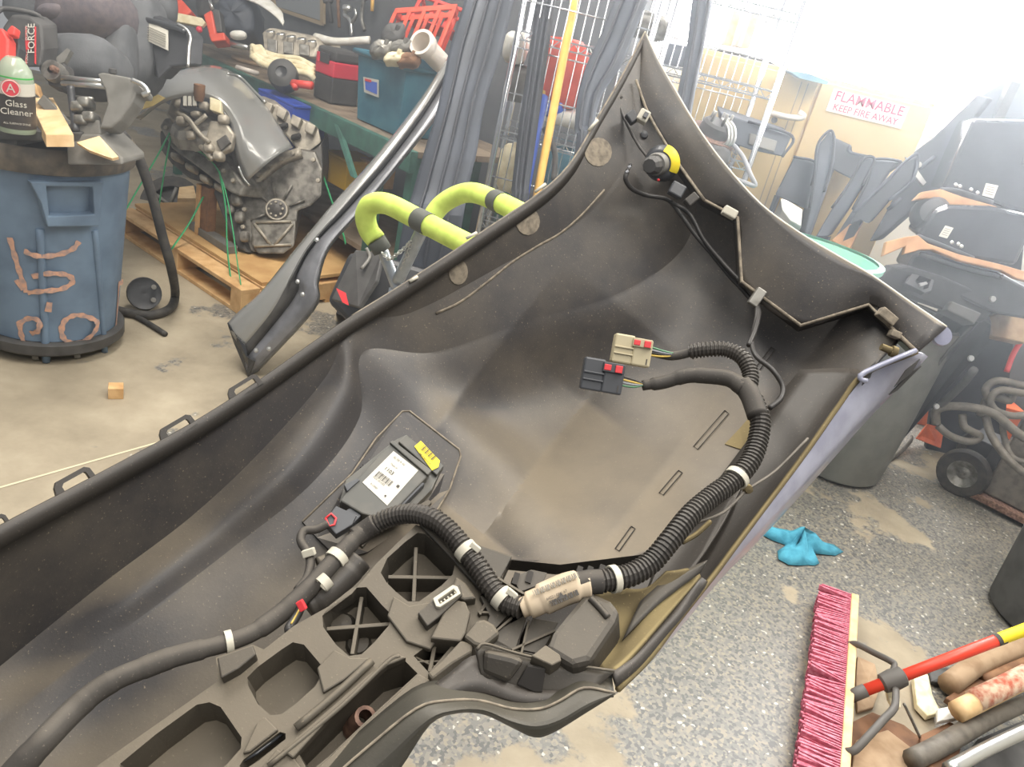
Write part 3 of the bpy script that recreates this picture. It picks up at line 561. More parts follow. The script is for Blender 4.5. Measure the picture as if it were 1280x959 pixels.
HN = thing('wiring_harness', P(800, 640, .72), 'long black wiring harness in ribbed conduit with two loose connectors, lying in the bumper', 'harness')
def cable(name, L, r, m='conduit', rib_=None, n=8, seg=12, par=HN, radii=None): return tube(name, PL(L), r, m, par, seg=seg, n=n, rib=rib_, radii=radii)
RIBP = (.0042, .09)
cable('conduit', [(748, 727, .66), (766, 724, .664), (790, 718, .67), (815, 702, .68), (838, 675, .69), (862, 645, .705), (888, 622, .722), (915, 602, .737), (937, 578, .75), (948, 548, .765), (950, 522, .775), (942, 500, .785)], .0095, 'conduit', RIBP)
cable('taped_joint', [(752, 727, .66), (735, 728, .658), (722, 731, .656)], .0105, 'tape')
cable('taped_joint', [(947, 520, .772), (938, 495, .785), (928, 480, .795)], .0105, 'tape')
cable('conduit', [(936, 488, .79), (938, 468, .80), (928, 447, .81), (908, 437, .82), (882, 437, .825), (862, 440, .83)], .0078, 'conduit', (.004, .1))
cable('wire_bundle', [(866, 440, .83), (840, 445, .832), (815, 440, .832)], .005, 'tape')
cable('taped_branch', [(930, 486, .79), (912, 474, .80), (885, 470, .808), (858, 470, .812), (830, 478, .815), (803, 482, .815)], .0085, 'tape', radii=[.009, .0085, .0085, .008, .007, .0055])
for i, (m_, o_) in enumerate([('wire_yellow', 0), ('wire_grey', 3), ('wire_green', 6), ('wire_black', -3)]):
    cable('wire', [(806, 481, .812), (792, 478+o_, .808), (776, 474+o_*1.3, .805)], .0011, m_, seg=5, n=3)
    cable('wire', [(842, 443+o_*.3, .829), (828, 441+o_*.8, .826), (812, 437+o_*1.2, .823)], .0011, ['wire_grey', 'wire_black', 'wire_yellow', 'wire_green'][i], seg=5, n=3)
# connectors
def connector(name, x, y, d, m, sx, sy):
    """multi-pin plug: housing, stepped nose, lock slider with window"""
    ux = (_R*.985-_U*.17).normalized(); uy = (_U*.985+_R*.17).normalized(); uz = ux.cross(uy); c = P(x, y, d)
    h = obox(name, c-ux*sx*.5-uy*sy*.5-uz*.02, ux*sx*.52, uy*sy, uz*.02, m, HN, bevel=.0018)
    b2 = obox('rear_shell', c+ux*sx*.0-uy*sy*.5-uz*.022, ux*sx*.5, uy*sy*.94, uz*.023, m, h, bevel=.0018)
    obox('ridge', c-ux*sx*.48+uy*sy*.02, ux*sx*.5, uy*sy*.06, uz*.002, m, h, bevel=.0005)
    obox('ridge', c-ux*sx*.48-uy*sy*.2, ux*sx*.5, uy*sy*.05, uz*.002, m, h, bevel=.0005)
    obox('lock_frame', c-ux*sx*.04+uy*sy*.14, ux*sx*.5, uy*sy*.3, uz*.004, m, h, bevel=.0006)
    obox('lock_slider', c-ux*sx*.02+uy*sy*.19, ux*sx*.17, uy*sy*.18, uz*.005, 'lock_red', h, bevel=.0005)
    obox('lock_slider', c+ux*sx*.25+uy*sy*.16, ux*sx*.17, uy*sy*.22, uz*.006, 'lock_red', h, bevel=.0005)
    obox('slot', c+ux*sx*.38-uy*sy*.42, ux*sx*.03, uy*sy*.2, uz*.0015, 'ink', h)
    return h
connector('connector', 791, 438, .82, 'connector_tan', .041, .031)
connector('connector', 754, 470, .80, 'connector_black', .043, .034)
# label sleeve
lb = [(652, 760, .652), (668, 754, .652), (690, 744, .654), (712, 735, .656), (736, 731, .658)]
sleeve = cable('label_sleeve', lb, .0115, 'label_paper', radii=[.0085, .0115, .0135, .0135, .0115], seg=16)
SP = Plane(P(660, 752, .638), P(730, 726, .643), P(700, 752, .637))
lx = (SP.at(722, 727)-SP.at(668, 750)).normalized(); ly = SP.n.cross(lx)
for row, (x0, y0, n_, w_) in enumerate([(668, 745, 26, .0011), (690, 758, 16, .0013)]):
    for k in range(n_):
        a = SP.at(x0, y0)+lx*k*.0016+SP.n*(-.0012); obox('code_bar', a, lx*w_*(.4+.4*(k*7 % 3)), ly*.0045, SP.n*.0012, 'ink_light' if row == 0 else 'ink', sleeve)
text('print', '64221 08 1 67', SP.at(696, 744, .0001), lx, ly, .0032, 'ink', sleeve, ext=.0001); text('print', '0096802400', SP.at(697, 749, .0001), lx, ly, .0032, 'ink', sleeve, ext=.0001)
obj('mark', [SP.at(698, 750, .0003), SP.at(707, 747, .0003), SP.at(700, 740, .0003)], [(0, 1, 2)], 'ink', sleeve)
# left conduit and the taped run
cable('conduit', [(652, 760, .652), (632, 752, .658), (615, 735, .665), (600, 712, .675), (582, 688, .684), (562, 664, .694), (540, 648, .705), (512, 642, .72), (485, 648, .728), (462, 660, .728)], .0088, 'conduit', RIBP)
cable('conduit_end', [(470, 654, .728), (456, 664, .728), (444, 672, .724)], .0098, 'tape')
cable('taped_run', [(452, 665, .725), (430, 688, .71), (405, 715, .692), (380, 742, .675), (350, 768, .66), (318, 790, .645), (286, 803, .632), (252, 812, .622), (215, 822, .612), (180, 835, .602), (148, 848, .592), (118, 866, .583), (88, 892, .57), (55, 926, .546), (20, 964, .537), (-20, 1010, .53)], .0085, 'tape', radii=[.0075, .0085, .0085, .009, .0085, .0075, .0075, .0085, .009, .0085, .009, .0095, .0095, .01, .0095])
cable('branch', [(410, 655, .755), (395, 662, .75), (380, 664, .745), (376, 676, .735), (384, 690, .725), (388, 702, .715), (384, 722, .70), (372, 738, .685)], .0042, 'tape')
cable('branch', [(378, 752, .665), (372, 768, .66), (362, 784, .65), (362, 790, .645)], .004, 'wire_black'); cable('wire', [(376, 758, .658), (371, 768, .652), (364, 780, .645)], .0009, 'wire_yellow', seg=5)
clip('lock_tab', 377, 757, .65, .006, .009, .005, 'lock_red', .5, HN)
cable('side_sleeve', [(450, 700, .715), (430, 722, .705), (408, 742, .695), (384, 758, .685)], .0135, 'conduit', radii=[.012, .0135, .0135, .012])
cable('guard', [(440, 680, .735), (420, 696, .725), (398, 706, .715)], .007, 'tray_plastic')
cable('sensor_lead', [(784, 214, 1.02), (782, 224, 1.02), (790, 236, 1.03), (808, 244, 1.05), (835, 250, 1.06), (852, 270, 1.05), (868, 292, 1.05), (890, 318, 1.045), (912, 345, 1.03), (935, 370, 1.0), (948, 388, .97), (944, 412, .94), (936, 432, .92)], .0032, 'wire_black', seg=8)
cable('sensor_lead', [(838, 252, 1.055), (862, 268, 1.05), (880, 300, 1.045), (905, 330, 1.03), (940, 368, .99), (946, 392, .965), (940, 425, .93), (945, 445, .9), (965, 462, .885), (978, 482, .88), (976, 498, .87), (962, 510, .86)], .003, 'wire_black', seg=8)
def ring(x, y, d, ax, r, m='white_clip', wd=.004):
    c = P(x, y, d); g = lathe('cable_clip', [(r, -wd), (r+.0016, -wd), (r+.0016, wd), (r, wd), (r, -wd)], c, m, HN, axis=ax, seg=18)
    return g
def dirp(a, b): return (P(*b)-P(*a)).normalized()
ring(583, 689, .684, dirp((582, 688, .684), (562, 664, .694)), .0092); clip('clip_tail', 594, 684, .678, .010, .005, .006, 'white_clip', -.7, HN)
ring(628, 748, .66, dirp((632, 752, .658), (615, 735, .665)), .0092); clip('clip_tail', 640, 742, .654, .010, .005, .006, 'white_clip', -.7, HN)
ring(421, 698, .704, dirp((430, 688, .71), (405, 715, .692)), .0092); clip('clip_tail', 386, 691, .715, .012, .007, .006, 'white_clip', .3, HN)
ring(286, 803, .632, dirp((286, 803, .632), (252, 812, .622)), .0082, wd=.0028); ring(767, 724, .664, dirp((762, 724, .662), (790, 718, .67)), .0105, wd=.003); ring(921, 597, .74, dirp((915, 602, .737), (937, 578, .75)), .0105, wd=.003)
ring(406, 728, .675, dirp((430, 722, .705), (408, 742, .695)), .006)

PS = thing('parking_sensor', P(822, 205, 1.05), 'round parking sensor with a yellow sticker near the pointed end of the bumper', 'sensor')
ax = (P(796, 210, .985)-P(826, 204, 1.06)).normalized(); c0 = P(828, 204, 1.065)
lathe('holder', [(.0, -.004), (.024, -.004), (.025, .004), (.02, .012), (.017, .014), (0, .014)], c0, 'connector_black', PS, axis=ax, seg=24)
lathe('body', [(.015, .012), (.0155, .024), (.014, .03), (0, .03)], c0, 'grey_plastic', PS, axis=ax, seg=24)
pg = lathe('plug', [(.012, .028), (.0125, .045), (.009, .052), (0, .052)], c0, 'dark_grey', PS, axis=ax, seg=10, smooth=False)
for k in range(4): clip('wire', 788-k*1.5, 206+k*3, .985-.004*k, .004, .003, .006, 'wire_grey' if k % 2 else 'wire_black', .5, pg)
sux = ax.orthogonal().normalized(); suy = ax.cross(sux); sdir = _R*.9+_U*.35; sa_ = math.atan2(sdir.dot(suy), sdir.dot(sux))
lathe('yellow_sticker', [(.0175, .0146), (.0205, .0125), (.0256, .0045), (.0256, .001)], c0, 'yellow_sticker', PS, axis=ax, seg=12, a0=sa_-.95, a1=sa_+.85, solid=-.0006)
lathe('status_light', [(0, .002), (.0015, .001), (.002, 0)], P(823, 225, 1.04), 'lock_red', PS, axis=-_F, seg=8)
# ---------------------------------------------------------------- left side: bin, seats, engine, bench
def blob(name, c, ux, uy, uz, m, parent=None, e=.6, seg=20, ring=12, bevel=0, lump=0):
    """rounded solid; e below 1 squares it off"""
    f = lambda v: math.copysign(abs(v)**e, v)
    vs, fs = [], []; rnd = random.Random(hash(name) % 999 if False else len(name)*7)
    for i in range(ring+1):
        ph = -math.pi/2+math.pi*i/ring
        for k in range(seg):
            a = 2*math.pi*k/seg; q = 1+lump*(rnd.random()-.5)
            vs.append(V(c)+(V(ux)*f(math.cos(ph))*f(math.cos(a))+V(uy)*f(math.cos(ph))*f(math.sin(a))+V(uz)*f(math.sin(ph)))*q)
    for i in range(ring):
        for k in range(seg):
            k2 = (k+1) % seg; fs.append((i*seg+k, i*seg+k2, (i+1)*seg+k2, (i+1)*seg+k))
    o = obj(name, vs, fs, m, parent, smooth=True); return o
BC = V((-1.855, 2.72, 0))
def on_bin(x, y, off=0.0):
    r = ray(x, y); a = r.x*r.x+r.y*r.y; z = .5
    for _ in range(6):
        R_ = .235+.05*(z-.09)/.7+off
        b = 2*(r.x*(-BC.x)+r.y*(-BC.y)); c = BC.x**2+BC.y**2-R_*R_; D = b*b-4*a*c
        t = (-b-math.sqrt(max(D, 0)))/(2*a); z = CAM.z+r.z*t
    return CAM+r*t
def ribbon(name, pts, w, m, parent, nrm, n=5, jit=.25):
    c = catmull(pts, n); vs = []; fs = []
    for i, p in enumerate(c):
        t = (c[min(i+1, len(c)-1)]-c[max(i-1, 0)]).normalized(); s = t.cross(nrm(p)).normalized()*w*.5*(1+jit*math.sin(i*1.7)); vs += [p-s, p+s]
    for i in range(len(c)-1): fs.append((2*i, 2*i+1, 2*i+3, 2*i+2))
    return obj(name, vs, fs, m, parent)
T = thing('trash_bin', BC, 'blue grey round trash bin sprayed with orange letters', 'bin')
lathe('body', [(.21, .085), (.235, .09), (.245, .22), (.27, .58), (.283, .76), (.272, .77), (.23, .12), (.0, .11)], BC, 'bin_blue', T, seg=40)
lathe('rim', [(.283, .735), (.298, .74), (.303, .775), (.303, .805), (.29, .825), (.27, .82), (.272, .76)], BC, 'bin_rim', T, seg=40)
lathe('bin_inner_shade', [(0, .822), (.27, .818), (.28, .81)], BC, 'dark_grey', T, seg=36)  # dark disc standing in for the shade inside the open bin
hp = Plane(on_bin(60, 240, .035), on_bin(124, 240, .035), on_bin(92, 280, .035))
hd = plate('handle', [(38, 228), (131, 228), (128, 240), (125, 283), (60, 284), (52, 255)], [([(58, 233), (116, 234), (118, 268), (62, 271)], .05)], hp, 'bin_blue', T, t=.04, bevel=.004)
tube('moulded_rib', [on_bin(*q, .0) for q in [(50, 286), (52, 330), (55, 390), (58, 452)]], .014, 'bin_blue', T, seg=8, n=3)
tube('moulded_rib', [on_bin(*q, .0) for q in [(118, 288), (122, 330), (127, 390), (131, 442)]], .012, 'bin_blue', T, seg=8, n=3)
nb_ = lambda p: V((p.x-BC.x, p.y-BC.y, 0)).normalized()
for L in [[(12, 297), (19, 322), (26, 345), (33, 366)], [(30, 314), (46, 320), (70, 319), (90, 312), (99, 302)], [(40, 346), (62, 342), (84, 344), (91, 352), (78, 361), (55, 364), (34, 366)], [(20, 350), (30, 362)], [(24, 404), (27, 420), (32, 434), (39, 443)], [(22, 406), (36, 398), (49, 402), (47, 414), (38, 417)], [(76, 412), (82, 400), (96, 394), (112, 397), (122, 404), (116, 418), (100, 428), (84, 427), (77, 416), (80, 402)], [(149, 353), (147, 385), (144, 420)], [(148, 355), (154, 352)], [(62, 378), (60, 390)]]:
    ribbon('spray_letter', [on_bin(x, y, .0025 if not (44 < x < 66 or 112 < x < 136) else .016) for x, y in L], .018, 'spray_orange', T, nb_)
D = thing('bin_dolly', BC, 'round dark wheeled dolly under the blue trash bin', 'dolly')
lathe('ring', [(.0, .04), (.25, .035), (.262, .045), (.262, .082), (.25, .088), (0, .084)], BC, 'dark_grey', D, seg=36)
for x, y in [(27, 474), (116, 464), (200, 430)]:
    g = G(x, y, .0) if x < 150 else BC+V((.1, .2, 0)); g = BC+(g-BC).normalized()*.21
    lathe('caster', [(0, -.011), (.026, -.011), (.029, 0), (.026, .011), (0, .011)], g+V((0, 0, .029)), 'grey_plastic', D, axis=(.8, .5, 0), seg=16)
for k in range(9):
    q = on_bin(25+k*7, 467+random.uniform(-2, 2), .02); ribbon('chalk_mark', [q, q+V((.008, -.004, random.uniform(-.014, .014))), q+V((.016, -.008, random.uniform(-.012, .012)))], .004, 'white_label', D, nb_, n=2)

# platform with the things on the bin
TOPZ = .825
def gp(x, y, h=0): return G(x, y, TOPZ+h)
pf = thing('step_platform', gp(70, 190), 'grey plastic step with wooden top across the trash bin rim', 'step')
slab('deck', PL([(-25, 163, 2.5), (46, 164, 2.5), (100, 166, 2.52), (120, 160, 2.6), (60, 140, 2.75), (-25, 140, 2.75)]), 'dark_grey', pf, dirv=V((0, 0, -.03)), bevel=.004)
slab('leg', PL([(82, 168), (122, 168), (153, 198), (153, 206), (84, 206)], 2.53), 'grey_plastic', pf, dirv=V((0, .14, 0)), bevel=.006)
slab('leg', PL([(-20, 168), (20, 168), (18, 197), (-20, 197)], 2.53), 'grey_plastic', pf, dirv=V((0, .14, 0)), bevel=.006)
slab('wood_top', PL([(96, 178, 2.5), (124, 170, 2.52), (148, 196, 2.5), (140, 198, 2.48), (112, 188, 2.48)]), 'wood_pale', pf, t=.01)
pk = obox('wood_plank', P(58, 184, 2.44), P(93, 184, 2.44)-P(58, 184, 2.44), P(38, 122, 2.72)-P(60, 168, 2.44), P(57, 168, 2.44)-P(58, 184, 2.44), 'wood_pale', None, bevel=.002)
tag(pk, 'short pale wood plank lying beside the glass cleaner bottle', 'plank')
gb = P(22, 164, 2.47); BT = thing('spray_bottle', gb, 'clear glass cleaner bottle with black label and green liquid', 'bottle')
lathe('body', [(0, 0), (.05, .0), (.053, .006), (.053, .05), (.053, .16), (.047, .19), (.03, .215), (.02, .225), (0, .225)], gb, 'clear_bottle', BT, seg=28)
lathe('liquid', [(0, .004), (.0515, .004), (.0515, .172), (0, .172)], gb, 'liquid_green', BT, seg=28)
lathe('label', [(.0537, .016), (.0537, .118)], gb, 'label_black', BT, seg=28, solid=.0004)
lathe('label_band', [(.0538, .118), (.0538, .155)], gb, 'white_label', BT, seg=28, solid=.0004)
vd = (CAM-gb); vd.z = 0; vd.normalize(); sdv = V((0, 0, 1)).cross(vd); fc = gb+vd*.0555
em = lathe('emblem', [(0, .002), (.024, .002), (.026, 0)], fc-sdv*.012+V((0, 0, .14)), 'emblem_red', BT, axis=vd, seg=24)
lathe('emblem_ring', [(.022, .0025), (.024, .003), (.025, .0025)], fc-sdv*.012+V((0, 0, .14)), 'white_label', BT, axis=vd, seg=24)
text('emblem_letter', 'A', fc-sdv*.012+V((0, 0, .14))+vd*.003, sdv, V((0, 0, 1)), .036, 'white_label', em)
text('print', 'Glass', fc+V((0, 0, .095))+vd*.001-sdv*.0, sdv, V((0, 0, 1)), .027, 'white_label', BT); text('print', 'Cleaner', fc+V((0, 0, .07))+vd*.001, sdv, V((0, 0, 1)), .027, 'white_label', BT)
text('print', 'ALL SURFACE SHINE', fc+V((0, 0, .035))+vd*.001, sdv, V((0, 0, 1)), .008, 'white_label', BT)
tr = thing('trigger_head', P(6, 78, 2.45), 'orange red spray trigger at the left picture edge', 'sprayer')
slab('trigger', PL([(-8, 38), (2, 34), (10, 48), (9, 78), (-8, 84)], 2.46), 'red_plastic', tr, t=.05, bevel=.006); slab('nozzle', PL([(8, 38), (14, 31), (19, 34), (17, 44), (10, 44)], 2.46), 'red_plastic', tr, t=.03, bevel=.004)
slab('neck', PL([(8, 46), (22, 44), (24, 60), (20, 78), (10, 80)], 2.5), 'black_plastic', tr, t=.04, bevel=.004)
tl = thing('tool_battery_case', P(38, 80, 2.7), 'black tool case with red stripes and white lettering behind the bottle', 'tool')
slab('case', PL([(2, 35), (14, 18), (38, 22), (52, 32), (54, 62), (50, 84), (16, 84), (18, 60)], 2.7), 'dark_grey', tl, dirv=V((-.02, .12, 0)), bevel=.008)
tube('carry_handle', PL([(-6, 18, 2.7), (4, 11, 2.72), (30, 14, 2.74), (48, 20, 2.76), (56, 32, 2.78)]), .009, 'dark_grey', tl)
for x in (31.5, 43): slab('red_stripe', PL([(x, 33), (x+1.4, 33), (x+1.4, 80), (x, 79)], 2.694), 'lock_red', tl, t=.004)
slab('red_badge', PL([(32, 50), (36, 50), (36, 62), (32, 62)], 2.693), 'lock_red', tl, t=.004)
text('print', 'FORCE', P(39.5, 48, 2.69), _U, -_R, .034, 'white_label', tl); text('print', 'QUALITY', P(33.5, 41, 2.69), _U, -_R, .013, 'white_label', tl); text('print', 'TOOLS', P(33.5, 72, 2.69), _U, -_R, .013, 'white_label', tl)
cl = thing('bar_clamp', P(120, 150, 2.6), 'grey clamp tool with silver rails and sliding jaw on the step', 'clamp')
for dy in (0, 7): tube('rail', PL([(78, 97+dy, 2.6), (135, 103+dy*.8, 2.55)]), .009, 'metal_bright', cl, n=1)
slab('sliding_jaw', PL([(121, 92), (128, 90), (160, 96), (172, 101), (180, 112), (178, 118), (170, 117), (166, 128), (150, 150), (138, 160), (124, 160), (134, 130), (131, 112)], 2.52), 'grey_plastic', cl, t=.07, bevel=.006)
tube('jaw_lip', PL([(165, 100, 2.5), (178, 106, 2.5), (185, 115, 2.5), (178, 119, 2.5)]), .008, 'metal_bright', cl)
lathe('knob', [(0, .02), (.012, .018), (.014, .006), (.008, 0)], P(141, 93, 2.55), 'dark_grey', cl, seg=14)
lathe('pivot', [(.012, .02), (.034, .02), (.036, 0), (.034, -.03), (0, -.03)], P(68, 90, 2.62), 'metal_dull', cl, axis=-_F, seg=18); lathe('pivot_bolt', [(0, .024), (.01, .022), (.012, 0)], P(70, 88, 2.6), 'rust_brown', cl, axis=-_F, seg=8)
slab('fixed_jaw', PL([(56, 84), (80, 78), (84, 100), (76, 110), (60, 106)], 2.63), 'dark_grey', cl, t=.06, bevel=.005); slab('guide_plate', PL([(70, 72), (84, 60), (88, 63), (80, 78), (72, 80)], 2.65), 'grey_plastic', cl, t=.02)
tube('post', PL([(88, 108, 2.55), (91, 135, 2.55), (95, 165, 2.53)]), .012, 'black_plastic', cl); tube('screw', PL([(95, 122, 2.56), (116, 124, 2.54)]), .007, 'metal_dull', cl, n=1)
for i, (x, y) in enumerate([(100, 135), (108, 130), (114, 148), (104, 152)]): blob('adjuster', P(x, y, 2.55), _R*.022, _U*.018, _F*.03, 'metal_dull', cl, e=.5)
slab('foot', PL([(96, 150), (124, 150), (126, 168), (98, 170)], 2.54), 'grey_plastic', cl, t=.06, bevel=.004)
for L, m_, lab in [([(46, 128), (54, 118), (84, 150), (88, 166), (80, 160)], 'grey_plastic', 'grey metal offcut lying along the wood plank'), ([(38, 102), (44, 104), (50, 122), (40, 114)], 'wood', 'small splintered wood offcut behind the bottle')]:
    tag(slab('metal_offcut' if m_ == 'grey_plastic' else 'wood_offcut', PL(L, 2.62), m_, None, t=.03, bevel=.002), lab, 'offcut')

# car seats and panels behind the bin
s1 = thing('car_seat', P(115, 60, 3.2), 'brownish grey cloth car seat bolster turned on its side', 'seat')
blob('bolster', P(112, 26, 3.2), _R*.175+_U*.03, _U*.125, _F*.2, 'seat_cloth', s1, e=.75); blob('cushion_fold', P(74, 24, 3.08), _R*.06, _U*.035+_R*.02, _F*.1, 'seat_cloth', s1, e=.8)
blob('side_pad', P(62, 48, 3.1), _R*.05, _U*.08, _F*.1, 'grey_plastic', s1, e=.7); slab('foam', PL([(108, 66, 3.06), (138, 54, 3.06), (134, 66, 3.06), (128, 67, 3.06)]), 'foam_cream', s1, t=.05); slab('foam', PL([(80, -2, 3.3), (100, -4, 3.3), (86, 9, 3.3), (80, 7, 3.3)]), 'foam_cream', s1, t=.05)
s2 = thing('car_seat', P(160, 110, 3.35), 'dark grey car seat back standing beside the black panel', 'seat')
blob('backrest', P(168, 62, 3.4), _R*.13+_U*.06, _U*.22, _F*.14, 'seat_grey', s2, e=.65); blob('side_bolster', P(150, 72, 3.22), _R*.06+_U*.03, _U*.15, _F*.08, 'seat_grey', s2, e=.7); blob('cushion', P(110, 86, 3.0), _R*.14, _U*.1, _F*.16, 'seat_grey', s2, e=.6)
blob('headrest', P(188, 8, 3.6), _R*.12, _U*.1, _F*.08, 'seat_grey', s2, e=.7)
tube('seat_frame', PL([(158, 8, 3.3), (176, 22, 3.3), (210, 32, 3.3), (232, 40, 3.3)]), .012, 'black_gloss', s2)
blob('headrest', P(55, 14, 3.5), _R*.16, _U*.08, _F*.1, 'seat_grey', s1, e=.6)
bp = thing('door_panel', P(205, 100, 3.3), 'black curved panel with a white paper label standing behind the engine', 'panel')
slab('panel', PL([(176, 14), (205, 26), (226, 32), (238, 46), (236, 82), (212, 84), (196, 100), (190, 64), (178, 44)], 3.32), 'black_plastic', bp, dirv=V((.03, .07, 0)), bevel=.01)
slab('paper_label', PL([(180, 27), (197, 32), (210, 38), (210, 63), (180, 49)], 3.3), 'white_label', bp, t=.004)
for k in range(6): slab('print_line', PL([(183, 32+k*3), (207, 42.5+k*3), (207, 43.3+k*3), (183, 32.8+k*3)], 3.294), 'ink_light', bp, t=.003)
tube('panel_edge', PL([(222, 30), (232, 36), (238, 46), (236, 60), (235, 84)], 3.3), .007, 'metal_bright', bp)
tube('support', PL([(196, 64), (197, 95)], 3.36), .012, 'black_gloss', bp, n=1)

# pallet and engine
pa = G(300, 395); pe = (G(160, 300)-pa).normalized(); pn = V((-pe.y, pe.x, 0)); pn = pn if pn.y > 0 else -pn
PT = thing('pallet', pa, 'wooden pallet with plywood deck carrying the engine', 'pallet')
for k in range(2): obox('top_board', pa+pe*.0+pn*(.0+k*.115)+V((0, 0, .11)), pe*1.25, pn*.1, V((0, 0, .02)), 'wood', PT, bevel=.002)
for k, q in enumerate((0, .58, 1.16)): obox('stringer', pa+pe*q+V((0, 0, .02)), pe*.09, pn*1.15, V((0, 0, .09)), 'wood', PT, bevel=.002)
for k, q in enumerate((0, .5, 1.05)): obox('bottom_board', pa+pn*q, pe*1.25, pn*.1, V((0, 0, .02)), 'wood', PT, bevel=.002)
obox('plywood_deck', pa+pe*.02+pn*.12+V((0, 0, .131)), pe*1.25, pn*1.05, V((0, 0, .018)), 'plywood', PT, bevel=.001)
DZ = .15
def gd(x, y, z=DZ): return G(x, y, z)
u = thing('wood_block', gd(258, 300), 'upright wooden block propping the engine on the pallet', 'block'); c = gd(258, 299); obox('upright', c-pe*.0, pe*.09, pn*.05, V((0, 0, .27)), 'wood_dark', u, bevel=.002); obox('face_board', c-pn*.012+pe*.07, pe*.03, pn*.06, V((0, 0, .27)), 'wood', u, bevel=.002)
tag(obox('timber', gd(284, 318), (gd(236, 286)-gd(284, 318)), pn*.06, V((0, 0, .04)), 'grey_plastic', None, bevel=.003), 'weathered grey timber lying on the plywood pallet deck', 'timber')
EG = thing('engine_block', gd(335, 312), 'dirty cast V engine strapped onto the wooden pallet with green cords', 'engine')
de = 4.03
slab('rear_face', PL([(300, 245), (310, 230), (330, 210), (352, 194), (376, 187), (394, 190), (403, 212), (402, 245), (388, 258), (372, 264), (370, 296), (366, 312), (314, 316), (304, 296), (296, 268)], de), 'engine_cast', EG, dirv=V((-.12, .42, 0)), bevel=.012)
slab('oil_pan', PL([(314, 276), (370, 276), (368, 308), (354, 318), (322, 318), (314, 306)], de-.03), 'engine_cast', EG, dirv=V((-.1, .35, 0)), bevel=.012)
for q in [[(318, 280), (340, 308)], [(366, 280), (342, 308)], [(318, 308), (364, 306)], [(320, 278), (364, 277)]]: tube('pan_rib', PL(q, de-.035), .008, 'engine_light', EG, n=1, seg=6)
hub = P(346, 262, de-.02); hb = lathe('crank_seal', [(.035, .012), (.055, .012), (.06, 0), (.062, -.03)], hub, 'engine_light', EG, axis=-_F+V((.2, 0, 0)), seg=28); lathe('crank_hub', [(0, .02), (.02, .02), (.03, .014), (.048, .012), (.05, 0)], hub, 'engine_dark', EG, axis=-_F+V((.2, 0, 0)), seg=24)
for k in range(8): lathe('crank_bolt', [(0, .006), (.006, .005), (.007, 0)], hub+(_R*math.cos(k*.785)+_U*math.sin(k*.785))*.036-_F*.016, 'engine_light', EG, axis=-_F, seg=8)
patch('rear_flange', [PL([(306, 228), (330, 206), (352, 192), (374, 184)], de-.03), PL([(312, 236), (334, 215), (354, 201), (376, 193)], de-.04)], 'engine_light', EG, nu=5, nv=2, solid=.04)
slab('left_head', PL([(198, 158), (206, 146), (222, 152), (262, 178), (288, 208), (306, 232), (300, 246), (286, 240), (250, 212), (214, 186)], de-.12), 'engine_cast', EG, dirv=V((.12, .2, -.03)), bevel=.012)
for x, y in [(217, 169), (236, 181), (253, 193), (271, 205)]: blob('intake_port', P(x, y, de-.13), _R*.02-_U*.014, _U*.011+_R*.008, _F*.012, 'groove_line', EG, e=.9, seg=14, ring=8)
slab('left_bank', PL([(198, 162), (214, 188), (252, 216), (292, 244), (304, 300), (312, 318), (296, 312), (276, 268), (262, 232), (236, 224), (214, 206), (200, 188)], de-.02), 'engine_dark', EG, dirv=V((.1, .4, 0)), bevel=.014)
for x, y in [(222, 192), (240, 205), (258, 219), (276, 230)]: blob('exhaust_port', P(x, y+6, de-.05), _R*.028-_U*.012, _U*.02, _F*.04, 'engine_light', EG, e=.6, seg=14, ring=8)
for x, y, r_ in [(296, 250, .03), (300, 272, .026), (306, 296, .024), (288, 262, .02)]: blob('casting_boss', P(x, y, de-.05), _R*r_, _U*r_*1.2, _F*r_, 'engine_cast', EG, e=.6, seg=12, ring=8)
tvx = P(252, 160, de-.2); tax = (_U*.75-_F*.7).normalized()
lathe('valley_cover', [(0, .05), (.05, .055), (.09, .04), (.13, .035), (.15, .0), (.155, -.05)], tvx, 'engine_cast', EG, axis=tax, seg=9, smooth=False)
slab('cover_plate', PL([(262, 150), (282, 152), (293, 168), (288, 186), (270, 194), (254, 182)], de-.3), 'engine_light', EG, t=.05, bevel=.01); slab('cover_window', PL([(270, 176), (282, 168), (288, 178), (276, 188)], de-.315), 'engine_dark', EG, t=.02, bevel=.003)
slab('valley_wing', PL([(206, 142), (216, 116), (236, 116), (250, 128), (244, 150), (222, 160)], de-.15), 'engine_light', EG, t=.08, bevel=.012)
for x, y in [(228, 152), (246, 142), (240, 170), (262, 186), (274, 196), (226, 130), (256, 134), (280, 150)]: blob('casting_boss', P(x, y, de-.3), _R*.026, _U*.022, _F*.03, 'engine_light', EG, e=.55, seg=12, ring=8)
slab('coil_bracket', PL([(226, 118), (232, 114), (246, 118), (246, 134), (256, 138), (238, 140), (224, 136)], de-.33), 'black_plastic', EG, t=.04, bevel=.004)
for k in range(3): slab('bracket_slot', PL([(229+k*6, 120), (233+k*6, 120), (233+k*6, 132), (229+k*6, 132)], de-.34), 'white_label', EG, t=.01)
lathe('sensor_cup', [(0, .04), (.02, .04), (.026, .045), (.026, 0), (.02, -.03)], P(249, 118, de-.34), 'wood_dark', EG, seg=16); slab('sensor_box', PL([(262, 121), (276, 126), (276, 142), (262, 137)], de-.33), 'cream', EG, t=.05, bevel=.004)
slab('right_head', PL([(326, 128), (346, 130), (372, 146), (398, 160), (402, 178), (378, 196), (366, 180), (346, 156)], de+.02), 'engine_light', EG, dirv=V((-.1, .2, 0)), bevel=.01)
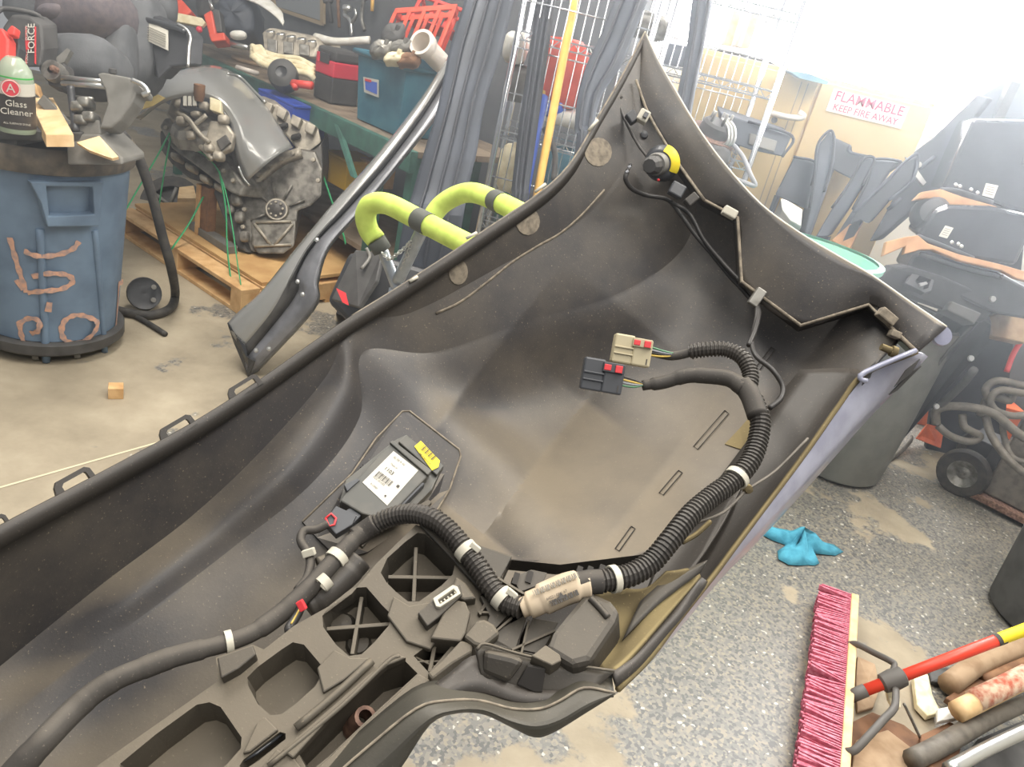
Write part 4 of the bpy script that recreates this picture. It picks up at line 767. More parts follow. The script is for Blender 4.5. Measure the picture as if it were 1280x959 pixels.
for x, y in [(331, 126), (349, 134), (367, 144), (385, 153)]: slab('rocker_stand', PL([(x-5, y+10), (x-2, y-2), (x+6, y+2), (x+10, y+4), (x+5, y+16)], de-.02), 'engine_light', EG, t=.07, bevel=.006)
for x, y in [(354, 158), (370, 171)]: blob('exhaust_port', P(x, y, de), _R*.026+_U*.008, _U*.014, _F*.02, 'groove_line', EG, e=.6, seg=12, ring=8)
slab('right_bank', PL([(366, 184), (380, 196), (402, 178), (404, 214), (400, 244), (380, 230)], de+.03), 'engine_dark', EG, dirv=V((-.06, .3, 0)), bevel=.012)
for x, y in [(312, 231), (324, 219), (338, 208), (352, 199), (366, 192), (392, 200), (398, 226), (306, 262), (304, 284)]: lathe('flange_bolt', [(0, .012), (.011, .011), (.013, 0)], P(x, y, de-.05), 'engine_light', EG, axis=-_F, seg=8)
for a_ in (200, 235, 270, 305, 20, 60, 100, 140): tube('web_rib', [hub+(_R*math.cos(math.radians(a_))+_U*math.sin(math.radians(a_)))*.065+_F*.01, hub+(_R*math.cos(math.radians(a_))+_U*math.sin(math.radians(a_)))*.15+_F*.012], .007, 'engine_cast', EG, n=1, seg=6)
for L in ([(222, 140, 3.74), (236, 150, 3.7), (250, 168, 3.7), (262, 178, 3.7)], [(232, 164, 3.74), (246, 154, 3.7), (258, 144, 3.7)], [(244, 178, 3.76), (254, 186, 3.74), (266, 200, 3.74)]): tube('oil_gallery', PL(L), .012, 'engine_light', EG, seg=8)
for x, y in [(208, 160), (226, 174), (245, 187), (262, 199), (280, 214), (292, 226)]: lathe('head_bolt', [(0, .014), (.01, .013), (.012, 0)], P(x, y, de-.14), 'engine_light', EG, axis=-_F, seg=8)
FD = thing('fender', P(280, 160, 3.8), 'glossy dark grey car fender lying over the engine', 'fender')
dF = 3.86
patch('fender_skin', [PL([(163, 146, 3.75), (190, 104, 3.8), (232, 86, 3.95), (268, 82, 4.05), (300, 96, 4.08), (330, 128, 4.02), (366, 184, 3.92)]), PL([(166, 148, 3.7), (200, 112, 3.72), (240, 98, 3.8), (276, 100, 3.86), (308, 124, 3.9), (332, 158, 3.88), (350, 192, 3.85)]), PL([(170, 148, 3.7), (204, 122, 3.68), (244, 112, 3.7), (276, 120, 3.72), (300, 148, 3.75), (314, 184, 3.78), (330, 208, 3.82)]), PL([(176, 150, 3.74), (206, 128, 3.7), (244, 120, 3.7), (272, 130, 3.72), (290, 156, 3.74), (298, 194, 3.78), (310, 226, 3.84)])], 'graphite_paint', FD, nu=6, nv=5, solid=.004)
patch('fender_lip', [PL([(272, 130, 3.72), (290, 156, 3.74), (299, 194, 3.78), (311, 226, 3.84)]), PL([(266, 132, 3.8), (284, 158, 3.82), (290, 194, 3.86), (296, 214, 3.9)])], 'graphite_inner', FD, nu=5, nv=2, solid=.003)
tube('bright_edge', PL([(284, 92, 4.0), (300, 96, 4.06), (318, 114, 4.03), (332, 128, 4.0)]), .006, 'metal_bright', FD); tube('cut_edge', PL([(298, 208, 3.8), (304, 222, 3.82), (312, 232, 3.84)]), .006, 'metal_bright', FD)
tag(slab('yellow_paper', PL([(165, 128), (198, 118), (206, 122), (190, 132), (166, 140)], 3.6), 'foam_cream', None, t=.008), 'pale yellow sheet caught under the fender edge', 'sheet')
for i, (L, lab) in enumerate([([(212, 166, 3.88), (196, 196, 3.85), (176, 230, 3.8), (150, 275, 3.7)], 'green strap running down from the engine left corner'), ([(214, 168, 3.88), (206, 210, 3.9), (198, 262, 4.0)], 'thin green strap hanging straight beside the engine corner'), ([(238, 184, 3.88), (256, 194, 3.85), (272, 212, 3.83), (282, 240, 3.82), (290, 280, 3.78), (297, 330, 3.72), (304, 374, 3.68)], 'long green strap pulled down over the engine to the pallet edge'), ([(274, 214, 3.83), (282, 260, 3.82), (284, 310, 3.8), (290, 362, 3.74)], 'second green strap beside the long one over the engine'), ([(254, 246, 4.0), (236, 280, 3.95), (214, 312, 3.9)], 'green strap slanting behind the upright wood block'), ([(400, 208, 4.15), (412, 244, 4.1), (428, 290, 4.05), (432, 305, 4.02)], 'green strap right of the engine behind the grey pillar panel')]):
    tag(tube('strap', PL(L), .0085, 'strap_green', None, seg=6, n=4, flat=.35), lab, 'strap', 'green engine straps')
wl = P(216, 258, 5.0); W = thing('wheel', wl, 'black wheel standing behind the pallet', 'wheel'); lathe('tyre', [(.12, -.05), (.19, -.05), (.2, 0), (.19, .05), (.12, .05)], wl, 'black_rubber', W, axis=-_F+V((.1, 0, .3)), seg=28)
lathe('hub', [(0, .03), (.04, .03), (.12, .0), (.12, -.04)], wl, 'dark_grey', W, axis=-_F+V((.1, 0, .3)), seg=20)
for k in range(5): tube('spoke', [wl-_F*.045, wl+(_R*math.cos(k*1.257)+_U*math.sin(k*1.257))*.12-_F*.03], .012, 'grey_plastic', W, n=1, seg=6)
tag(slab('wood_offcut', [gd(222, 248), gd(246, 248), gd(242, 232), gd(224, 234)], 'wood_pale', None, t=.03), 'short pale board behind the upright block', 'board')
tag(tube('rubber_seal', [P(150, 165, 2.9), P(172, 195, 3.0), P(190, 245, 3.1), P(203, 295, 3.2), P(214, 335, 3.3), G(219, 368, .05), G(212, 386, .025), G(188, 394, .02), G(160, 391, .02), G(140, 386, .02)], .02, 'black_rubber', None, seg=10), 'thick black rubber door seal drooping from behind the bin onto the floor', 'seal')
tag(tube('rubber_strip', [G(165, 393, .012), G(185, 404, .012), G(207, 418, .012)], .012, 'black_rubber', None, seg=8), 'thin dark rubber strip lying on the floor under the seal', 'strip')
pc = G(180, 386, 0)+V((0, 0, .075)); PU = thing('pulley', pc-V((0, 0, .075)), 'black metal pulley wheel standing on the floor beside the bin', 'pulley'); pax = (CAM-pc).normalized()+V((.2, 0, .1))
lathe('disc', [(0, .01), (.03, .014), (.055, .01), (.072, .016), (.075, 0), (.072, -.02), (0, -.02)], pc, 'black_plastic', PU, axis=pax, seg=26)
for k in range(5):
    lathe('lightening_hole', [(0, .002), (.011, .002), (.012, 0)], pc+(_R*math.cos(k*1.257+.6)+_U*math.sin(k*1.257+.6))*.05+pax.normalized()*.014, 'grey_plastic', PU, axis=pax, seg=10)
tag(box('wood_offcut', G(141, 498)+V((0, .02, .022)), (.05, .05, .044), 'wood', None, rz=.5, bevel=.002), 'small cube of wood lying alone on the concrete', 'block')

# long grey body panel leaning across the picture
QP = thing('pillar_panel', G(312, 472), 'long glossy grey car pillar panel leaning with its broad foot on the floor', 'panel')
qa = [(560, 70, 3.35), (522, 128, 3.3), (472, 192, 3.24), (420, 250, 3.2), (370, 310, 3.17), (328, 362, 3.16), (300, 388, 3.17), (284, 404, 3.19)]
qm = [(562, 82, 3.3), (532, 132, 3.25), (484, 196, 3.19), (430, 258, 3.14), (386, 308, 3.1), (362, 350, 3.08), (338, 392, 3.1), (302, 436, 3.15)]
qs = [(563, 86, 3.33), (536, 134, 3.28), (488, 200, 3.22), (434, 262, 3.17), (392, 306, 3.13), (370, 345, 3.11), (368, 372, 3.12), (306, 450, 3.16)]
qb = [(568, 96, 3.3), (548, 138, 3.24), (502, 198, 3.18), (450, 262, 3.13), (410, 308, 3.09), (396, 350, 3.08), (390, 386, 3.1), (312, 471, 3.19)]
patch('outer_face', [PL(qa), [P(*a).lerp(P(*b), .5)+_F*-.02 for a, b in zip(qa, qm)], PL(qm)], 'graphite_paint', QP, nu=6, nv=4, solid=.004)
patch('seam_channel', [PL(qm), PL(qs)], 'dark_grey', QP, nu=6, nv=2, solid=.004); patch('inner_face', [PL(qs), [P(*a).lerp(P(*b), .5)+_F*-.015 for a, b in zip(qs, qb)], PL(qb)], 'graphite_inner', QP, nu=6, nv=4, solid=.004)
patch('side_return', [PL(qb), [P(x+3, y+2, d+.06) for x, y, d in qb]], 'graphite_inner', QP, nu=6, nv=2, solid=.003)
for x, y in [(372, 352), (378, 368), (320, 438), (336, 436), (396, 300)]: lathe('rivet', [(0, .006), (.008, .004), (.01, 0)], P(x, y, 3.06), 'metal_bright', QP, axis=-_F, seg=8)
slab('black_edge', PL([(284, 404, 3.17), (292, 428, 3.16), (310, 471, 3.17), (318, 452, 3.14), (308, 446, 3.13), (306, 432, 3.13), (296, 420, 3.14)]), 'black_gloss', QP, t=.006)
# ---------------------------------------------------------------- workbench and its load
b0 = G(300, 88, .9); eb = (G(486, 173, .9)-b0).normalized(); nb = V((-eb.y, eb.x, 0)); nb = nb if nb.y > 0 else -nb
BL = b0-eb*1.1; BLen = 2.95
WB = thing('workbench', BL-V((0, 0, .9)), 'long steel workbench with green edge beam and worn wooden top', 'bench')
obox('front_beam', BL-nb*.04+V((0, 0, -.1)), eb*BLen, nb*.04, V((0, 0, .1)), 'bench_green', WB, bevel=.003)
for k in range(4): obox('top_plank', BL+nb*(.0+k*.18)+V((0, 0, -.03)), eb*BLen, nb*.175, V((0, 0, .03)), 'bench_top', WB, bevel=.002)
for q in (.12, 1.0, 2.6, 2.88):
    for w_ in (.0, .62): obox('leg', BL+eb*q+nb*w_+V((0, 0, -.9)), eb*.05, nb*.05, V((0, 0, .87)), 'bench_green', WB, bevel=.002)
obox('lower_shelf', BL+eb*.05+nb*.02+V((0, 0, -.62)), eb*2.8, nb*.62, V((0, 0, .03)), 'bench_top', WB, bevel=.002)
obox('brace', P(416, 150, 3.95), P(438, 220, 3.8)-P(416, 150, 3.95), eb*.04, nb*.02, 'bench_green', WB)
def gb_(x, y): return G(x, y, .905)
tc = thing('tool_case', gb_(412, 128), 'black tool case with a broad red band standing on the bench', 'case'); o = gb_(391, 120); L = .19
obox('case_body', o, eb*L, nb*.17, V((0, 0, .135)), 'dark_grey', tc, bevel=.008); obox('red_band', o-eb*.003-nb*.003+V((0, 0, .135)), eb*(L+.006), nb*.176, V((0, 0, .08)), 'red_case', tc, bevel=.006)
obox('lid', o+V((0, 0, .215)), eb*L, nb*.17, V((0, 0, .06)), 'dark_grey', tc, bevel=.015); obox('grip', o+eb*.05-nb*.01+V((0, 0, .195)), eb*.09, nb*.02, V((0, 0, .05)), 'black_plastic', tc, bevel=.004); obox('latch', o+eb*.01-nb*.008+V((0, 0, .19)), eb*.02, nb*.01, V((0, 0, .05)), 'red_case', tc, bevel=.002)
tt = thing('storage_tote', gb_(470, 160), 'teal plastic storage tote full of parts at the end of the bench', 'tote'); o = gb_(446, 148)-nb*.0
def frustum(name, o, ux, uy, h, k, m, par, bev=.008):
    c = o+ux*.5+uy*.5; b4 = [o, o+ux, o+ux+uy, o+uy]; t4 = [c+(p-c)*k+V((0, 0, h)) for p in b4]; i4 = [c+(p-c)*(k-.05)+V((0, 0, h)) for p in b4]; j4 = [c+(p-c)*.92+V((0, 0, .02)) for p in b4]
    return obj(name, b4+t4+i4+j4, [(3, 2, 1, 0)]+[(i, (i+1) % 4, 4+(i+1) % 4, 4+i) for i in range(4)]+[(4+i, 4+(i+1) % 4, 8+(i+1) % 4, 8+i) for i in range(4)]+[(8+i, 8+(i+1) % 4, 12+(i+1) % 4, 12+i) for i in range(4)]+[(12, 13, 14, 15)], m, par, bevel=bev)
TH = .33; frustum('tub', o, eb*.37, nb*.34, TH, 1.14, 'tote_teal', tt)
c_ = o+eb*.185+nb*.17; r4 = [c_+(eb*sx*.225+nb*sy*.205)+V((0, 0, TH-.01)) for sx, sy in ((-1, -1), (1, -1), (1, 1), (-1, 1))]
tube('rolled_rim', r4, .013, 'tote_teal', tt, n=1, seg=8, closed=True)
stp = Plane(o+V((0, 0, .1)), o+eb+V((0, 0, .1)), o-nb*.02+V((0, 0, .33)))
ss = slab('sticker', stp.pts([(454, 96), (473, 100), (473, 122), (455, 115)], .022), 'white_label', tt, t=.002); slab('sticker_print', stp.pts([(456, 100), (471, 103), (471, 118), (457, 112)], .024), 'blue_tube', ss, t=.001); slab('sticker_mark', stp.pts([(456, 98), (464, 100), (464, 103), (456, 101)], .0255), 'lock_red', ss, t=.001)
def crate(name, L0, ux, uy, uz, m, lab, bars=5):
    t = thing(name, L0, lab, 'crate'); w_ = .02
    obox('floor_panel', L0, ux, uy, uz.normalized()*.01, m, t)
    for o_, a_ in ((L0, ux), (L0+uy, ux)):
        obox('rim', o_+uz*.88, a_, uy.normalized()*w_, uz*.12, m, t, bevel=.003)
        for k in range(bars): obox('slat', o_+a_*(k/(bars-1)*.96), a_.normalized()*w_, uy.normalized()*w_*.6, uz*.9, m, t)
    for o_ in (L0, L0+ux*.95):
        obox('rim', o_+uz*.88, uy, ux.normalized()*w_, uz*.12, m, t, bevel=.003); obox('end_panel', o_, uy, ux.normalized()*w_*.5, uz*.7, m, t)
    return t
q0 = P(470, 66, 3.72); crate('parts_crate', q0, P(548, 62, 3.62)-q0, _F*.12+_U*.02, P(494, 10, 3.8)-q0, 'orange_red', 'orange red slatted crate tipped inside the teal tote')
q1 = P(512, 20, 3.9); crate('parts_crate', q1, P(574, 42, 3.8)-q1, _F*.12, P(526, -8, 3.95)-q1, 'red_plastic', 'red crate upside down at the top of the tote pile', 4)
pv = P(526, 52, 3.5); pvax = (P(556, 84, 3.72)-pv).normalized(); PV = thing('pvc_pipe', pv, 'white plastic pipe with belled end sticking out of the teal tote', 'pipe')
lathe('pipe_body', [(.048, .03), (.048, .22), (.044, .22), (.044, .03)], pv, 'pvc_white', PV, axis=pvax, seg=28); lathe('bell_end', [(.046, 0), (.06, 0), (.062, .01), (.058, .05), (.048, .06), (.046, .0)], pv, 'pvc_white', PV, axis=pvax, seg=28)
for i, (x, y, rx, ry, m_, lab) in enumerate([(478, 62, .05, .04, 'metal_dull', 'grey metal part in the tote beside the orange crate'), (494, 74, .045, .025, 'cream', 'tan lumpy part in the middle of the tote'), (512, 76, .05, .03, 'wood_dark', 'reddish brown part in the tote below the pipe'), (492, 44, .05, .05, 'dark_grey', 'dark part wedged inside the orange crate'), (502, 60, .05, .03, 'grey_plastic', 'grey bracket lying over the crate in the tote')]):
    blk = thing('machine_part', P(x, y, 3.55), lab, 'part'); blob('casting', P(x, y, 3.55), _R*rx, _U*ry+_R*.01, _F*.04, m_, blk, e=.5, seg=14, ring=8, lump=.25); lathe('spigot', [(.01, 0), (.013, .03), (.01, .045), (0, .045)], P(x+3, y, 3.53), m_, blk, axis=(_U-_F*.5+_R*.4), seg=10)
# things further along the bench
ch = thing('cylinder_head', gb_(350, 92), 'pale aluminium cylinder head lying at the back of the bench', 'cylinder head')
slab('casting', PL([(327, 40), (336, 34), (394, 46), (398, 58), (392, 72), (330, 68)], 4.45), 'engine_light', ch, dirv=nb*.16, bevel=.01)
for k in range(5): lathe('valve_pocket', [(.02, .008), (.026, .006), (.028, 0)], P(338+k*13, 40+k*3, 4.43), 'metal_bright', ch, axis=(_U-_F*.6), seg=12)
for k in range(3): slab('port', PL([(334+k*20, 48+k*3), (346+k*20, 50+k*3), (346+k*20, 66+k*2), (334+k*20, 64+k*2)], 4.43), 'metal_dull', ch, t=.02, bevel=.004)
mf = thing('intake_manifold', gb_(350, 100), 'cream plastic manifold with curved runners on the bench', 'manifold')
for k in range(4): tube('runner', PL([(315, 58+k*4, 4.32-k*.02), (330, 66+k*5, 4.28-k*.02), (352, 72+k*5, 4.24-k*.02), (372+k*4, 74+k*6, 4.2-k*.02), (392, 84+k*5, 4.16)]), .018, 'cream', mf, seg=8)
slab('plenum', PL([(313, 56), (326, 54), (336, 70), (332, 80), (318, 72)], 4.25), 'cream', mf, t=.06, bevel=.01)
mo = thing('electric_motor', gb_(350, 108), 'dark round motor housing in front of the cream manifold', 'motor'); lathe('housing', [(.03, .03), (.055, .03), (.075, .015), (.08, -.03), (.07, -.1), (0, -.1)], P(353, 92, 4.1), 'dark_grey', mo, axis=-_F+_R*.1, seg=24); lathe('bore', [(0, .012), (.03, .02), (.034, .03)], P(353, 92, 4.1), 'black_plastic', mo, axis=-_F+_R*.1, seg=20)
sd = thing('screwdriver', gb_(376, 112), 'red handled tool lying on the bench in front of the case', 'tool'); tube('handle', PL([(366, 104, 4.0), (390, 107, 3.96)]), .02, 'red_plastic', sd, n=1); tube('grip_end', PL([(366, 104, 4.0), (370, 110, 3.98)]), .016, 'red_plastic', sd, n=1)
for i, (L, r_, m_, lab) in enumerate([([(394, 46, 4.5), (420, 52, 4.45), (462, 50, 4.4)], .022, 'white_plastic', 'white pipe lying behind the tool case'), ([(296, 84, 4.5), (322, 92, 4.45)], .014, 'pvc_white', 'short white rod near the bench edge'), ([(280, 52, 4.7), (310, 60, 4.6)], .016, 'metal_bright', 'bright steel tube on the wooden bench top')]): tag(tube('pipe', PL(L), r_, m_, None), lab, 'pipe')
cs = thing('chainsaw', gb_(228, 40), 'red power saw with a pale blade guard on the bench', 'saw'); slab('motor_body', PL([(205, -4), (226, -2), (240, 14), (230, 22), (212, 16)], 4.6), 'orange_red', cs, t=.1, bevel=.012); slab('blade_guard', PL([(214, 14), (252, 22), (257, 28), (252, 33), (216, 26)], 4.55), 'cream', cs, t=.03, bevel=.004)
dr = thing('power_drill', gb_(270, 50), 'red cordless drill standing on its battery on the bench', 'drill'); slab('grip', PL([(254, 18), (264, 12), (270, 42), (262, 46), (258, 32)], 4.6), 'orange_red', dr, t=.07, bevel=.008); slab('battery', PL([(260, 42), (280, 40), (282, 50), (264, 52)], 4.58), 'orange_red', dr, t=.1, bevel=.008); slab('body', PL([(264, 10), (274, 12), (278, 40), (270, 40)], 4.62), 'dark_grey', dr, t=.07, bevel=.006); tube('bit', PL([(262, 0, 4.62), (266, 12, 4.62)]), .01, 'metal_bright', dr, n=1)
tag(blob('red_cap', P(249, 37, 4.55), _R*.018, _U*.018, _F*.018, 'red_case', None, e=.8, seg=12, ring=8), 'small red round cap near the drill', 'cap')
tag(blob('white_bottle', P(298, 44, 4.6), _R*.05, _U*.025, _F*.03, 'white_plastic', None, e=.8, seg=14, ring=8), 'white plastic bottle lying near the grey motor', 'bottle')
gm = thing('gearbox', gb_(310, 40), 'grey metal gearbox at the back of the bench', 'gearbox'); blob('casing', P(300, 28, 4.85), _R*.13, _U*.12, _F*.14, 'navy_trim', gm, e=.5, lump=.2); blob('casing', P(276, 14, 4.95), _R*.13, _U*.1, _F*.1, 'dark_grey', gm, e=.5, lump=.2)
wt = thing('round_board', gb_(300, 72), 'round wooden board lying on the bench', 'board'); lathe('disc', [(0, .02), (.16, .02), (.165, .01), (.16, 0), (0, 0)], gb_(300, 76)+nb*.12, 'paper_brown', wt, seg=28)
pn_ = thing('curved_cover', P(325, 10, 4.7), 'bright white curved cover hanging over the bench', 'cover'); patch('cover_skin', [PL([(300, -4, 4.7), (322, 4, 4.65), (345, 20, 4.6), (354, 32, 4.6)]), PL([(306, -14, 4.75), (332, -4, 4.7), (352, 14, 4.65), (354, 26, 4.6)])], 'white_plastic', pn_, nu=4, nv=3, solid=.01)
wp = A(370, 10, 5.0); WF = thing('wall_board', wp, 'grey board in a wooden frame on the wall above the bench', 'board')
WPl = Plane(w0-nb*.03+V((0, 0, 1)), w0-nb*.03+eb+V((0, 0, 1)), w0-nb*.03+V((0, 0, 2)))
slab('board', WPl.pts([(338, -30), (400, -30), (402, 26), (346, 8)]), 'pegboard', WF, t=.01)
for L in ([(344, 8), (402, 27), (402, 32), (344, 12)], [(400, -30), (404, -30), (404, 30), (400, 28)], [(334, -30), (341, -30), (343, 12), (338, 12)]): slab('frame_rail', WPl.pts(L, .012), 'frame_wood', WF, t=.02)
for i, (L, r_, m_, lab, nm) in enumerate([([(434, 10), (431, 18), (438, 26), (440, 44)], .014, 'metal_bright', 'bright forked steel bracket hanging on the wall', 'steel_bracket'), ([(410, 0), (414, 28)], .016, 'dark_grey', 'dark tool hanging right of the framed board', 'hanging_tool'), ([(422, -6), (424, 34)], .012, 'wood_dark', 'brown tool handle hanging on the wall beside the bracket', 'hanging_tool'), ([(455, -4), (452, 22), (456, 38)], .014, 'metal_dull', 'grey wrench hanging on the wall above the tool case', 'hanging_tool'), ([(466, -6), (465, 14)], .012, 'yellow_pole', 'yellowish tool hanging above the tote', 'hanging_tool')]):
    h_ = thing(nm, WPl.at(*L[0], .05), lab, 'tool'); tube('shank', WPl.pts(L, .05), r_, m_, h_, seg=8); blob('head', WPl.at(L[0][0], L[0][1], .05), _R*r_*2.4, _U*r_*1.6, _F*.02, m_, h_, e=.6, seg=10, ring=6)
tube('fork_arm', WPl.pts([(444, 11), (445, 20), (440, 28)], .05), .012, 'metal_bright', bpy.data.objects['steel_bracket'], seg=8)
# under the bench
for i, (x, y, z, sx, sy, sz, m_, lab) in enumerate([(418, 214, .31, .24, .2, .15, 'yellow_box', 'yellow plastic box on the lower bench shelf'), (456, 218, .31, .12, .16, .13, 'wood', 'brown carton beside the yellow box under the bench'), (342, 150, .31, .4, .2, .22, 'blue_part', 'blue crate on the lower shelf behind the engine')]):
    c = A(x, y, 4.25); t = thing('storage_box', c, lab, 'box'); obox('box_body', c-eb*sx/2-V((0, 0, sz/2)), eb*sx, nb*sy, V((0, 0, sz)), m_, t, bevel=.006); obox('box_lid', c-eb*(sx/2+.006)+V((0, 0, sz/2)), eb*(sx+.012), nb*(sy+.01), V((0, 0, .015)), m_, t, bevel=.004)
tag(box('crate', G(405, 288, .12)+V((0, .3, 0)), (.4, .3, .24), 'wood_dark', None, rz=-.6, bevel=.005), 'brown wooden crate standing behind the pallet under the bench', 'crate')
# ---------------------------------------------------------------- padded stand under the bumper
SD = thing('bumper_stand', P(520, 470, 1.5)*1, 'padded stand with yellow foam arms carrying the bumper cover', 'stand')
SD.location.z = 0
a1 = PL([(470, 300, 1.60), (461, 288, 1.6), (457, 270, 1.58), (464, 256, 1.56), (484, 255, 1.54), (515, 270, 1.52), (555, 291, 1.47), (600, 314, 1.41), (660, 346, 1.33), (720, 385, 1.24)])
tube('foam_arm', a1, .0215, 'foam_yellow', SD, seg=14)
a2 = PL([(535, 288, 1.82), (540, 272, 1.8), (552, 256, 1.79), (572, 244, 1.76), (592, 241, 1.72), (620, 251, 1.66), (650, 266, 1.58), (700, 292, 1.46), (760, 330, 1.33)])
tube('foam_arm', a2, .0225, 'foam_yellow', SD, seg=14)
def band(L, i, r, k=.5, ln=.018):
    c = L[i].lerp(L[i+1], k); ax_ = (L[i+1]-L[i]).normalized(); return lathe('dark_band', [(r, -ln), (r+.0012, -ln), (r+.0012, ln), (r, ln)], c, 'foam_band', SD, axis=ax_, seg=16)
band(a1, 5, .0215, .35); band(a2, 5, .0225, .1)
tube('foam_end', PL([(470, 300, 1.60), (478, 313, 1.61)]), .0208, 'foam_band', SD, n=1, seg=14)
tube('post', PL([(478, 312, 1.61), (487, 335, 1.62), (498, 365, 1.63)]), .012, 'galv', SD); tube('post', PL([(528, 286, 1.54), (512, 320, 1.58), (497, 352, 1.62)]), .013, 'galv', SD)
f0 = P(498, 362, 1.63); tube('mast', [f0, V((f0.x, f0.y, .12))], .02, 'galv', SD, n=1)
for k in range(3): tube('leg', [V((f0.x, f0.y, .3)), V((f0.x+.5*math.cos(k*2.1+.4), f0.y+.5*math.sin(k*2.1+.4), .015))], .016, 'galv', SD, n=1)
tube('arm_bracket', PL([(520, 280, 1.5), (526, 288, 1.5), (534, 292, 1.49)]), .006, 'foam_yellow', SD)
cp = catmull(PL([(478, 316, 1.58), (486, 324, 1.57), (496, 318, 1.56), (506, 310, 1.56), (514, 303, 1.55), (508, 322, 1.57), (500, 344, 1.6)]), 4)
for i in range(len(cp)-1):
    c = (cp[i]+cp[i+1])/2; t = (cp[i+1]-cp[i]).normalized(); s_ = t.cross(_F if i % 2 else _U).normalized()
    tube('chain_link', [c+t*.006, c+s_*.0035, c-t*.006, c-s_*.0035], .0012, 'metal_bright', SD, seg=5, n=3, closed=True)
# dark splash shield behind the stand
sp = thing('splash_shield', G(470, 400), 'dark folded plastic shield standing behind the padded stand', 'shield')
slab('side', PL([(436, 314), (474, 318), (500, 326), (548, 340), (560, 372), (520, 420), (470, 440), (408, 376)], 2.75), 'black_plastic', sp, t=.12, bevel=.02)
slab('fold', PL([(444, 312, 2.7), (478, 316, 2.66), (470, 350, 2.6), (448, 384, 2.6), (414, 374, 2.68)]), 'dark_grey', sp, t=.02, bevel=.004); slab('red_mark', PL([(420, 360, 2.58), (432, 366, 2.58), (436, 382, 2.58), (428, 378, 2.58)]), 'lock_red', sp, t=.003)
tube('edge', PL([(452, 336, 2.64), (462, 322, 2.66), (458, 310, 2.66)]), .006, 'grey_plastic', sp); slab('foot', [G(420, 392, 0), G(500, 420, 0), G(500, 420, .3), G(420, 392, .3)], 'black_plastic', sp, t=.03)
# upright dark body trims
def upright(L, dep, wd, m, lab, nm='door_trim', ridges=2, dirv=V((.02, .07, 0))):
    """long moulded strip: outline left/right per station, ridges along it, standing on the floor"""
    t = thing(nm, V((0, 0, 0)), lab, 'trim')
    ls = [P(x0, y, d) for x0, x1, y, d in L]; rs = [P(x1, y, d) for x0, x1, y, d in L]
    b_l = V((ls[-1].x, ls[-1].y, 0)); b_r = V((rs[-1].x, rs[-1].y, 0)); t.location = b_l
    ls.append(b_l); rs.append(b_r)
    rows = [ls, [a.lerp(b, .3)-_F*.025 for a, b in zip(ls, rs)], [a.lerp(b, .65)-_F*.02 for a, b in zip(ls, rs)], rs]
    patch('moulding', rows, m, t, nu=4, nv=4, solid=.02)
    for k in range(ridges):
        f = .25+.5*k/max(1, ridges-1); tube('bead', [a.lerp(b, f)-_F*.03 for a, b in zip(ls, rs)], .006, 'navy_dark', t, seg=6, n=4)
    return t
upright([(592, 652, -40, 2.95), (578, 640, 10, 2.9), (562, 628, 60, 2.87), (548, 606, 130, 2.83), (530, 596, 190, 2.8), (516, 584, 240, 2.78), (500, 574, 300, 2.76)], 2.8, .1, 'navy_trim', 'broad dark blue grey door pillar trim beside the teal tote', ridges=3)
upright([(676, 702, -40, 3.05), (668, 692, 20, 3.02), (658, 682, 90, 3.0), (648, 672, 160, 2.98), (640, 662, 230, 2.96), (634, 654, 280, 2.95)], 3, .05, 'navy_dark', 'narrow dark ribbed seal strip between shelf rack and blue tube', 'seal_strip', 3)
upright([(782, 826, -40, 2.75), (764, 806, 10, 2.72), (748, 790, 50, 2.7), (732, 776, 84, 2.68), (722, 752, 120, 2.66), (718, 742, 160, 2.65), (712, 734, 220, 2.64)], 2.7, .1, 'navy_trim', 'dark blue grey trim rising left of the bumper tip', ridges=2)
upright([(872, 896, -40, 2.7), (864, 889, 10, 2.7), (858, 880, 60, 2.68), (848, 870, 110, 2.66), (838, 862, 160, 2.65), (832, 856, 210, 2.64)], 2.7, .06, 'navy_trim', 'dark blue grey trim standing right of the bumper tip', ridges=2)
# leaning poles
yp0, yp1 = P(724, -30, 3.0), P(672, 240, 3.02); d_ = (yp1-yp0); yp2 = yp1+d_*((0.0-yp1.z)/d_.z)
tag(tube('wooden_pole', [yp0, yp1, yp2], .0165, 'yellow_pole', None, n=1, seg=8), 'long yellow wooden pole leaning against the wire rack', 'pole')
bt = thing('blue_tube', P(655, 250, 3.03), 'blue plastic tube standing between the seal strip and the yellow pole', 'tube'); t0, t1 = P(677, 120, 3.04), P(652, 250, 3.04); d_ = t1-t0
tube('tube_body', [t0, t1, t1+d_*((0.0-t1.z)/d_.z)], .026, 'blue_tube', bt, n=1, seg=14); lathe('cap', [(0, .02), (.012, .02), (.014, .0), (.024, -.004)], t0, 'yellow_box', bt, axis=(t0-t1), seg=12)
tag(tube('black_cable', PL([(680, 160, 3.05), (688, 175, 3.05), (694, 195, 3.05), (692, 225, 3.05)]), .012, 'black_rubber', None), 'short black hose hooked beside the yellow pole', 'hose')

